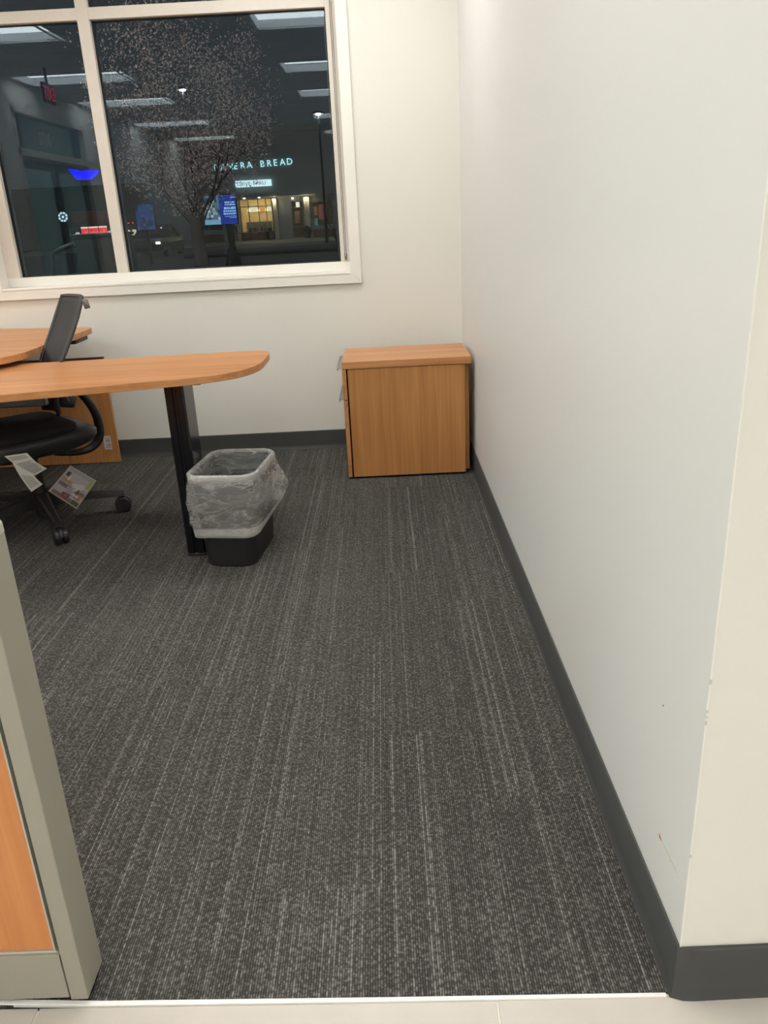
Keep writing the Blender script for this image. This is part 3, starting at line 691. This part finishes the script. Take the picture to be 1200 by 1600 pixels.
vl = empty('ceiling_light', 'unseen round light added in the entrance vestibule to brighten the door glass', 'ceiling light', (XL-1.3, dc, H))  # unseen fill light, added so the door glass looks brighter
MB().cyl((0, 0), .20, .22, -.05, 0, 24).build('frame', M['white_metal'], vl); MB().cyl((0, 0), .17, .19, -.07, -.05, 24).build('diffuser', emis('added vestibule glow', (.85, 1, .97), 260.0), vl)
ex = empty('exit_sign', 'red lettered exit sign hanging from the ceiling near the entrance', 'sign', (-3.86, -1.05, 2.66))
MB().box((-.012, -.16, -.10), (.012, .16, .09)).bevel(.004, 1).build('housing', M['black'], ex)
MB().box((-.008, -.02, .09), (.008, .02, .245)).build('stem', M['black'], ex)
RED = emis('red exit letters', (1, .03, .09), 4.0)
text_obj('lettering', 'EXIT', .19, RED, ex, (.014, -.15, -.07), (0, 1, 0), (0, 0, 1), .001, squeeze=.78)
text_obj('lettering', 'EXIT', .19, RED, ex, (-.014, .15, -.07), (0, -1, 0), (0, 0, 1), .001, squeeze=.78)

def emx(n, c, e): return emis(n, c, e*2.1)
# ------------------------------------------------------------------ outside at night
asph = mat('dark asphalt', (.030, .030, .031), .75, var=.3, vscale=.6, bump=.2, bscale=40)
conc = mat('pale concrete', (.22, .20, .17), .85, var=.15, vscale=2)
GZ = lambda y: -.12+(y-4)*.0052
ground = struct(MB().prism([(3.75, GZ(3.75)), (95, GZ(95)), (95, -1.5), (3.75, -1.5)], -70, 40, 0).build('ground', asph))
plinth = struct(MB().box((-8, D+.161, -1.2), (4, D+.30, .55)).build('trim_2', mat('dark exterior plinth', (.05,.05,.05), .8)))
walkz = .30
side = struct(MB().prism([(47.6, -.5), (47.6, .13), (47.75, .16), (50.3, .30), (58, .30), (58, -.5)], -22, 12, 0).build('sidewalk', conc))
bed = struct(MB().prism([(33.0, -.4), (33.0, .13), (33.2, .17), (38.0, .20), (38.2, .16), (38.2, -.4)], -8.5, 8, 0).build('planting_strip', mat('dark mulch', (.018, .015, .013), .95, var=.4, vscale=3)))

sb = empty('store_building', 'dim storefront across the parking lot with white sign letters over warm windows', 'building', (-7, 50, walkz)); B0 = Vector((-7, 50, walkz))
def sbx(name, a, b, m_, parent=sb, bev=0):
    q = MB().box(Vector(a)-B0, Vector(b)-B0)
    if bev: q.bevel(bev, 1)
    return q.build(name, m_, parent)
stucco = mat('taupe stucco', (.26, .265, .25), .9, var=.1, vscale=1)
brick_ = mat('reddish brick base', (.16, .075, .05), .9, var=.2, vscale=5)
sframe = mat('storefront aluminium', (.30, .29, .26), .5)
fglass = glass_mat('storefront glass', .04, (.9, .92, .9))
mb = MB(); wall_cells(mb, -13.2, 4, walkz, 6.2, [(-8.78, -6.80, .74, 2.66), (-5.66, -4.94, walkz, 2.40), (-4.36, -3.10, .95, 2.30), (-11.6, -9.9, .95, 2.5)], 50, 50.35, 'x')
for v in mb.bm.verts: v.co -= B0
mb.build('facade', stucco, sb)
sbx('cornice', (-13.3, 49.7, 6.2), (4, 50.4, 6.5), stucco); sbx('canopy_band', (-13.2, 49.6, 2.72), (4, 50, 2.95), stucco)
for x0, x1 in ((-8.78, -6.80), (-4.40, -3.05), (-11.6, -9.9)): sbx('brick_base', (x0-.02, 49.94, walkz), (x1+.02, 49.999, .74), brick_)
cream = mat('cream plaster pier', (.50, .44, .34), .85)
for x0, x1 in ((-6.74, -6.50), (-4.86, -4.52), (-9.15, -8.82)): sbx('pier', (x0, 49.80, walkz), (x1, 49.999, 2.60), cream)
def glazing(x0, x1, z0, z1, xs, zs):
    fr = sbx('window', (x0, 50.10, z0), (x1, 50.18, z0+.05), sframe)
    for a, b in (((x0, z1-.05), (x1, z1)), ((x0, z0), (x0+.05, z1)), ((x1-.05, z0), (x1, z1))): sbx('frame_bar', (a[0], 50.10, a[1]), (b[0], 50.18, b[1]), sframe, fr)
    for xx in xs: sbx('frame_bar', (xx-.025, 50.10, z0), (xx+.025, 50.18, z1), sframe, fr)
    for zz in zs: sbx('frame_bar', (x0, 50.10, zz-.025), (x1, 50.18, zz+.025), sframe, fr)
    sbx('pane', (x0+.04, 50.135, z0+.04), (x1-.04, 50.145, z1-.04), fglass, fr); return fr
glazing(-8.78, -6.80, .74, 2.66, (-8.25, -7.65, -7.18), (2.22,)); glazing(-4.36, -3.10, .95, 2.30, (), ()); glazing(-11.6, -9.9, .95, 2.5, (-10.75,), ())
dr = glazing(-5.66, -4.94, walkz+.01, 2.40, (), (2.05, .95)); dr.name = 'entrance_door'
# lit interior behind the main window
mat_in = mat('warm shop wall', (.62, .48, .26), .8)
sbx('interior', (-11.9, 53.4, walkz), (-3.0, 53.5, 3.0), mat_in); sbx('interior', (-11.9, 50.36, 2.9), (-3.0, 53.5, 3.0), mat_in); sbx('interior', (-11.9, 50.36, walkz), (-3.0, 53.5, walkz+.02), mat('shop floor', (.2,.14,.09), .6))
sbx('interior', (-6.70, 50.36, walkz), (-6.60, 53.4, 2.9), mat_in); sbx('interior', (-9.6, 50.36, walkz), (-9.5, 53.4, 2.9), mat_in)
sbx('ceiling_lamp', (-8.9, 51.0, 2.82), (-6.9, 52.8, 2.88), emx('warm shop lighting', (1, .80, .48), 5.5))
sbx('ceiling_lamp', (-5.9, 51.4, 2.82), (-3.4, 52.2, 2.88), emx('dim shop lighting', (1, .82, .6), .5))
WH = emx('lit menu board', (1, .86, .55), .95); OR = emx('orange menu board', (1, .40, .06), .8)
for x0, x1, m_ in ((-8.70, -8.15, WH), (-8.05, -7.62, OR), (-7.55, -7.0, WH)): sbx('menu_board', (x0, 53.30, 1.95), (x1, 53.38, 2.25), m_)
sbx('counter', (-8.8, 52.2, walkz+.02), (-7.2, 52.7, 1.35), mat('grey counter', (.12, .13, .13), .5))
for x in (-8.5, -7.9, -7.4): sbx('pendant_lamp', (x-.07, 51.8, 1.95), (x+.07, 51.94, 2.12), emx('pendant glow', (1, .85, .5), 2.2), bev=.03)
for x in (-8.4, -8.1, -7.7): sbx('shop_stool', (x-.08, 50.9, walkz+.02), (x+.08, 51.06, 1.05), M['black'], bev=.02)
sbx('door_poster', (-5.48, 50.08, 1.15), (-5.18, 50.095, 1.85), mat('door poster print', (.3, .17, .10), .7, emit=(.5, .3, .2), es=.10))
sbx('window_poster', (-4.02, 50.08, 1.30), (-3.58, 50.095, 2.12), mat('red poster print', (.35, .09, .08), .7, emit=(.6, .2, .17), es=.13))
sbx('window_poster', (-4.30, 50.08, 1.55), (-4.08, 50.095, 2.05), mat('orange poster print', (.4, .2, .06), .7, emit=(.7, .4, .15), es=.14))
sbx('window_poster', (-4.30, 50.08, .98), (-4.10, 50.095, 1.38), mat('teal poster print', (.1, .3, .3), .7, emit=(.3, .8, .8), es=.25))
SG = emx('cool white sign letters', (.50, .92, .98), 1.0)
for i, chh in enumerate('PANERA BREAD'):
    if chh == ' ': continue
    text_obj('sign_letter', chh, .50, SG, sb, Vector((-10.05+i*.395, 49.96, 4.30))-B0+Vector((0,0,.012*i)), (1, 0, 0), (0, 0, 1), .03)
bx = sbx('box_sign', (-8.84, 49.78, 3.32), (-6.70, 49.999, 3.68), emx('white sign face', (.72, .97, 1.0), .95))
text_obj('sign_lettering', 'DRIVE-THRU', .29, mat('dark sign letters', (.03, .06, .07), .6), bx, Vector((-8.74, 49.775, 3.40))-B0, (1, 0, 0), (0, 0, 1), .004, squeeze=1.05)
for x, z in ((-5.50, 2.55), (-4.69, 2.42), (-8.4, 2.70), (-7.5, 2.70)):
    l_ = sbx('wall_lamp', (x-.06, 49.72, z-.03), (x+.06, 49.84, z+.05), emx('wall lamp glow', (1, .86, .62), 9.0), bev=.02)
for x in (-6.62, -4.69):
    sbx('wall_lamp', (x-.07, 49.55, 2.50), (x+.07, 49.72, 2.56), emx('downlight', (1, .82, .5), 40.0))
sbx('transom_light', (-5.36, 50.05, 2.06), (-5.14, 50.09, 2.34), emx('lit transom', (1, .95, .72), .9))

def planter(x, y, kind):
    t = empty('potted_plant', kind, 'plant', (x, y, walkz), group='entrance planters')
    MB().lathe([(.17, 0), (.24, .42), (.26, .44), (.26, .48), (.22, .48), (.20, .40)], n=16).build('pot', mat('dark terracotta', (.05, .025, .018), .8), t, 'auto')
    mb = MB(); random.seed(int(x*10))
    for k in range(46):
        a = random.uniform(0, 2*PI); l_ = random.uniform(.15, .34); e = random.uniform(.5, 1.4)
        b_ = Vector((math.cos(a)*.08, math.sin(a)*.08, .45)); tip = b_+Vector((math.cos(a)*math.cos(e), math.sin(a)*math.cos(e), math.sin(e)))*l_; sd = Vector((-math.sin(a), math.cos(a), 0))*.035
        mid = (b_+tip)/2; v = [mb.bm.verts.new(q) for q in (b_, mid+sd, tip, mid-sd)]; mb.bm.faces.new(v)
    tag(mb.build('foliage', mat('dark plant leaf', (.035, .05, .02), .7), t), kind='stuff')
planter(-6.98, 49.3, 'dark potted plant between the warm window and the doorway'); planter(-4.70, 49.3, 'dark potted plant under the glowing pier right of the doorway')
def cafe_table(x, y):
    t = empty('cafe_table', 'small round cafe table outside the warm shop window', 'table', (x, y, walkz))
    MB().cyl((0, 0), .36, .36, .70, .73, 20).build('tabletop', M['charcoal'], t); MB().lathe([(.22, 0), (.2, .02), (.03, .05), (.03, .70)], n=12).build('pedestal', M['black'], t)
cafe_table(-8.05, 48.9)
def cafe_chair(x, y, rz, lab):
    t = empty('cafe_chair', lab, 'chair', (x, y, walkz), rz, group='chairs outside the shop')
    MB().box((-.2, -.2, .43), (.2, .2, .46)).bevel(.01, 1).build('seat', M['black'], t)
    MB().box((-.22, -.2, .55), (-.19, .2, .88)).bevel(.01, 1).build('backrest', M['black'], t)
    for a, b in ((-1,-1), (-1,1), (1,-1), (1,1)): MB().box((a*.19-.015, b*.18-.015, 0), (a*.19+.015, b*.18+.015, .88 if a < 0 else .44)).build('leg', M['black'], t)
cafe_chair(-8.72, 48.9, 0, 'black cafe chair left of the small round table'); cafe_chair(-7.40, 48.9, PI, 'black cafe chair right of the small round table')

# digital sign on a dark post
ds = empty('digital_sign', 'glowing blue digital sign with a snowy picture on a dark post', 'sign', (-4.36, 20, GZ(20)))
dz = GZ(20)
MB().box((-.42, -.05, 1.27-dz), (.43, .05, 1.985-dz)).bevel(.01, 1).build('housing', M['black'], ds)
scr = MB().box((.0, -.056, 1.285-dz), (.415, -.051, 1.965-dz)).build('blue_screen', emx('blue screen', (.012, .05, .40), .55), ds)
pic = MB(); random.seed(11)
pcs = [(.30,.45,.50), (.10,.18,.22), (.55,.62,.62), (.20,.42,.60), (.03,.06,.08), (.45,.50,.42)]
for i in range(7):
    for j in range(12):
        t_ = j/11; c_ = random.choice([0, 1, 1, 4, 2]) if abs(i-3) < 1+2.5*t_ else random.choice([1, 1, 0, 4])
        if j > 9: c_ = 3
        pic.mi = c_; pic.box((-.40+i*.057, -.0565, 1.965-dz-(j+1)*.0565), (-.40+(i+1)*.057, -.051, 1.965-dz-j*.0565))
pic.build('screen_picture', [emx('picture tone', c_, .7) for c_ in pcs], scr)
tx = MB(); tx.mi = 0
for z, w_, h_ in ((1.90, .10, .02), (1.79, .26, .035), (1.735, .26, .03), (1.655, .29, .055), (1.585, .31, .035), (1.525, .31, .035), (1.465, .28, .012), (1.43, .16, .012)):
    xx = .40-w_
    while xx < .395:
        l_ = random.uniform(.03, .07); tx.box((xx, -.0572, z-h_/2-dz), (min(xx+l_, .40), -.0558, z+h_/2-dz)); xx += l_+.012
tx.build('screen_text', emx('pale blue lettering', (.35, .62, .95), .8), scr)
MB().prism([(.16, .45), (.24, .45), (.30, 1.28-dz), (.10, 1.28-dz)], -.05, .05, 1).build('post', M['black'], ds)
MB().lathe([(.24, 0), (.22, .35), (.12, .70), (.09, .80)], (.20, 0, 0), 14).build('post_base', M['black'], ds)

d2 = empty('screen_reflection_panel', 'dim blue panel left of the tree trunk standing in for a reflected screen', 'sign', (-9.0, 30, GZ(30)))  # built outdoors to imitate a lobby screen's reflection in the window glass
MB().box((-.36, -.05, 1.2), (.36, .05, 2.12)).build('housing', M['black'], d2)
pb2 = MB()
for i in range(6):
    for j in range(8):
        pb2.mi = random.choice([0, 0, 1, 2]); pb2.box((-.33+i*.11, -.056, 1.22+j*.11), (-.33+(i+1)*.11, -.051, 1.22+(j+1)*.11))
pb2.build('screen', [emx('deep blue pixels', (.02, .07, .30), .30), emx('mid blue pixels', (.05, .15, .40), .35), emx('black blue pixels', (.01, .02, .05), .2)], d2)
MB().box((-.05, -.04, 0), (.05, .04, 1.2)).build('post', M['black'], d2)

# far left: red lit shop, round emblem, small sign, blue shape in place of a reflection
fs = empty('red_shop', 'small far shop with a red glowing sign band under a dark red awning', 'building', (-21, 60, GZ(60))); fz = GZ(60)
MB().box((-6.4, 0, 0), (4, .4, 4.2)).build('facade', mat('far dark wall', (.028, .032, .034), .9), fs)
MB().prism([(-.9, 2.45), (0, 2.50), (0, 1.72), (-.9, 1.66)], -1.30, 1.25, 0).build('awning', mat('dark red awning', (.10, .02, .02), .8, emit=(.4, .03, .05), es=.05), fs)
sg = MB().box((-1.02, -.22, .78), (.80, 0, 1.34)).build('sign_band', emx('red sign face', (1, .05, .06), .75), fs)
MB().box((-1.02, -.24, 1.34), (.80, 0, 1.44)).build('sign_light', emx('pale pink tube', (1, .72, .66), .9), sg)
q = MB(); random.seed(9); xx = -.75
while xx < .6:
    w_ = random.uniform(.03, .10); q.box((xx, -.235, .95), (xx+w_, -.221, random.uniform(1.05, 1.22))); xx += w_+.09
q.build('sign_glyphs', emx('pale sign glyphs', (1, .45, .38), .6), sg)
for x in (-1.35, 1.0, 2.35, 2.80): MB().lathe([(.24, .72), (.20, .95), (.10, 1.10)], (x, -.15, 0), 12).build('wall_glow_lamp', emx('frosted lamp', (1, .86, .66), .5), fs)
for x in (2.1, 2.42, 2.75): MB().box((x-.05, -.05, 1.50), (x+.05, 0, 1.60)).build('red_light', emx('red light', (1, .05, .12), .8), fs)
em = empty('round_emblem_sign', 'round lit emblem of segments around a dot on a dark pole, far left', 'sign', (-22.85, 59, GZ(59)))
MB().box((-.05, .0, 0), (.05, .08, 2.2)).build('pole', M['black'], em)
EMB = emx('emblem white', (.62, .90, .98), .95); zc = 2.35-GZ(59)
MB().rings([[(math.cos(2*PI*k/24)*.34, y_, zc+math.sin(2*PI*k/24)*.34) for k in range(24)] for y_ in (.0, -.06)]).build('sign_face', mat('dark emblem face', (.02, .06, .09), .5), em)
for k in range(8):
    a0, a1 = 2*PI*(k+.1)/8, 2*PI*(k+.8)/8; pts = [(math.cos(a)*r_, zc+math.sin(a)*r_) for r_, a in ((.21, a0), (.33, a0), (.33, (a0+a1)/2), (.33, a1), (.21, a1), (.21, (a0+a1)/2))]
    MB().prism(pts, -.09, -.055, 1).build('ring_segment', EMB, em)
MB().rings([[(math.cos(2*PI*k/12)*.09, y_, zc+math.sin(2*PI*k/12)*.09) for k in range(12)] for y_ in (-.055, -.09)]).build('center_dot', EMB, em)
hs = empty('lit_word_sign', 'tiny white lit word sign on a dark post at the far left', 'sign', (-26.6, 59, GZ(59)))
MB().box((-.32, 0, 1.95), (.32, .08, 2.22)).build('backing', M['black'], hs); MB().box((-.04, .01, 0), (.04, .07, 1.95)).build('post', M['black'], hs)
text_obj('lettering', 'huto', .26, EMB, hs, (-.28, -.01, 2.0), (1, 0, 0), (0, 0, 1), .01)
aw = empty('blue_reflection_shape', 'glowing blue shape on thin posts standing in for a reflected blue sign', 'sign', (-16.1, 45, GZ(45))); az = GZ(45)  # outdoor shape and posts added to imitate a blue sign mirrored in the window
MB().prism([(-.72, 4.46-az), (-.40, 4.42-az), (-.30, 4.34-az), (.75, 4.33-az), (.66, 4.18-az), (.26, 3.91-az), (-.36, 3.94-az), (-.58, 4.25-az)], -.3, .3, 1).build('reflection_face', emx('blue reflected glow', (.005, .005, 1.0), 1.6), aw)
for x in (-.3, .25): MB().box((x-.012, .1, 0), (x+.012, .13, 4.0-az)).build('post', M['black'], aw)

# parked car
car = empty('parked_car', 'dark parked car with one lit lamp, left of the tree trunk', 'car', (-10.87, 38, GZ(38)), 0)
cp = mat('dark bronze car paint', (.035, .027, .022), .3, metal=.3); 
def carsec(y, pts): return [(x, y, z) for x, z in pts]+[(-x, y, z) for x, z in pts[::-1]]
mb = MB(); lo_ = [(.70, .22), (.88, .34), (.90, .62), (.86, .82)]
mb.rings([carsec(-2.1, [(.62, .28), (.78, .38), (.80, .58), (.74, .66)]), carsec(-1.9, [(.68, .22), (.86, .34), (.88, .62), (.82, .74)]), carsec(-.8, lo_), carsec(1.2, lo_), carsec(2.0, [(.68, .24), (.86, .36), (.88, .66), (.80, .84)]), carsec(2.15, [(.62, .34), (.78, .42), (.80, .62), (.72, .74)])]); mb.build('body', cp, car, True)
mb = MB(); mb.rings([carsec(-1.0, [(.80, .80), (.78, .82)]), carsec(-.3, [(.80, .80), (.62, 1.34)]), carsec(.7, [(.80, .80), (.62, 1.38)]), carsec(1.7, [(.80, .80), (.70, .90)])]); mb.build('cabin', mat('car glass', (.012, .014, .016), .1), car, True)
for x in (-.78, .78):
    for y in (-1.3, 1.3): MB().rings([[(x+s_*.1, y+math.cos(2*PI*k/16)*.31, .31+math.sin(2*PI*k/16)*.31) for k in range(16)] for s_ in (-1, 1)]).build('wheel', M['black'], car)
MB().box((.52, -2.12, .55), (.74, -2.05, .66)).bevel(.02, 1).build('headlamp', emx('car lamp', (1, .95, .85), 1.5), car); MB().box((-.74, -2.12, .55), (-.52, -2.05, .66)).bevel(.02, 1).build('headlamp', M['chrome'], car)

# dark cabinet and hoop just outside the left pane
ub = empty('utility_cabinet', 'dark boxy utility cabinet outside the left window pane', 'cabinet', (-2.63, 5.55, GZ(5.5))); uz = GZ(5.5)
um = mat('dark teal enamel', (.010, .016, .020), .5)
MB().box((-.165, -.1, 0), (.20, .22, 1.235-uz)).bevel(.008, 1).build('body', um, ub); MB().box((-.175, -.11, 1.235-uz), (.21, .23, 1.258-uz)).bevel(.006, 1).build('lid', um, ub)
MB().box((-.155, -.106, .1), (.19, -.100, 1.19-uz)).build('door_panel', M['black'], ub)
hp = empty('pipe_hoop', 'bent black pipe hoop beside the dark utility cabinet outside', 'bike rack', (-2.9, 5.5, uz))
MB().tube([(.08, 0, 1.19-uz), (-.03, 0, 1.155-uz)]+[tuple(Vector((-.075, 0, 1.09-uz))+Vector((math.cos(a)*.04-.0, 0, math.sin(a)*.05))) for a in (1.9, 2.6, 3.2)]+[(-.135, 0, .94-uz), (-.20, 0, .6-uz), (-.24, 0, 0)], .020, 10).build('pipe', M['black'], hp, True)
MB().cyl((-.24, 0), .05, .05, -.01, .012, 14).build('base_flange', M['black'], hp)

def lamp_post(x, y, z, label):
    t = empty('street_lamp', label, 'street lamp', (x, y, GZ(y)))
    MB().lathe([(.12, 0), (.10, .3), (.07, .32), (.05, z-GZ(y)+.1)], n=10).build('pole', M['black'], t)
    h_ = MB().box((-.30, -.25, z-GZ(y)), (.30, .25, z-GZ(y)+.10)).bevel(.03, 1).build('lamp_head', M['charcoal'], t)
    MB().box((-.11, -.12, z-GZ(y)-.03), (.11, .12, z-GZ(y)-.002)).build('lamp_lens', emx('street lamp lens', (.95, .98, 1), 420.0), t)
lamp_post(-9.63, 42, 7.5, 'tall lamp post glinting through the tree leaves'); lamp_post(-3.25, 44, 6.37, 'tall lamp post near the right edge of the window')
# trees
def tree(name, label, x, y, h, trunk_r, crown, nleaf, leafmat, seed, lean=0):
    random.seed(seed); t = empty(name, label, 'tree', (x, y, GZ(y)))
    bark = mat('dark bark', (.045, .034, .028), .9, bump=.5, bscale=30)
    top = h*.34; mb = MB(); mb.tube([(0, 0, -.05), (.02, 0, top*.4), (-.03, 0, top*.75), (-.01+lean*.3, 0, top)], [trunk_r*1.25, trunk_r, trunk_r*.9, trunk_r*.8], 12); mb.build('trunk', bark, t, True)
    mb = MB(); tips = []
    def grow(p, dr_, l_, rr, dep):
        n = 4; pts = [p]; dd = dr_.copy()
        for k in range(n): dd = (dd+Vector((random.uniform(-.22, .22), random.uniform(-.22, .22), random.uniform(-.05, .2)))).normalized(); pts.append(pts[-1]+dd*l_/n)
        mb.tube(pts, [rr*(1-.5*k/n) for k in range(n+1)], 6)
        for q in pts[1:]: tips.append((q, dep))
        if dep < 2:
            for k in range(3): 
                b_ = pts[random.randint(1, n)]; grow(b_, (dd+Vector((random.uniform(-1, 1), random.uniform(-1, 1), random.uniform(-.2, .7)))*.9).normalized(), l_*random.uniform(.55, .8), rr*.5, dep+1)
    for k in range(7):
        a = 2*PI*k/7+random.uniform(-.3, .3); grow(Vector((lean*.3, 0, top*random.uniform(.80, 1.0))), Vector((math.cos(a)*.75+lean, math.sin(a)*.75, random.uniform(.5, 1.6))).normalized(), h*.34, trunk_r*.13, 0)
    tag(mb.build('branches', bark, t, True), kind='stuff')
    if nleaf:
        mb = MB()
        for k in range(nleaf):
            if random.random() < .25:
                q, dep = random.choice(tips); c_ = q+Vector([random.gauss(0, .10) for _ in range(3)])
            else:
                while True:
                    v = Vector([random.uniform(-1, 1) for _ in range(3)])
                    if v.length < 1 and noise.noise(Vector((v.x*2.6, v.y*2.6, v.z*2.6+seed))) > -.12: break
                c_ = Vector((crown[0]*v.x+crown[3], crown[1]*v.y, crown[2]*v.z+crown[4]))
            s_ = random.uniform(.007, .021); a_ = Vector([random.gauss(0, 1) for _ in range(3)]).normalized(); b_ = a_.orthogonal().normalized()*s_*.6; a_ = a_*s_
            mb.bm.faces.new([mb.bm.verts.new(w_) for w_ in (c_-a_, c_+b_, c_+a_, c_-b_)])
        tag(mb.build('foliage', leafmat, t), kind='stuff')
    return t
lm = mat('faded autumn leaves', (.58, .46, .43), .7, var=.45, vscale=6)
tree('street_tree', 'thin leafed tree close outside the right window pane', -3.02, 11, 4.4, .105, (1.3, 1.1, 1.5, -.02, 2.95), 12000, lm, 4)
tree('street_tree', 'slender bare tree at the right edge of the window view', -1.72, 25, 2.6, .05, (1, 1, 1, 0, 1), 0, lm, 8, -.35)
# unseen lamp added on this building's outer wall to light the tree
sl = empty('added_tree_lamp', 'unseen white lamp added on the outside wall to light the tree', 'lamp', (-2.6, D+.16, 3.9))
MB().box((-.7, 0, -.05), (.7, .45, .12)).build('housing', M['white_metal'], sl)
MB().box((-.6, .452, -.03), (.6, .46, .10)).build('lens', emx('added tree lamp lens', (1, .93, .85), 300.0), sl)
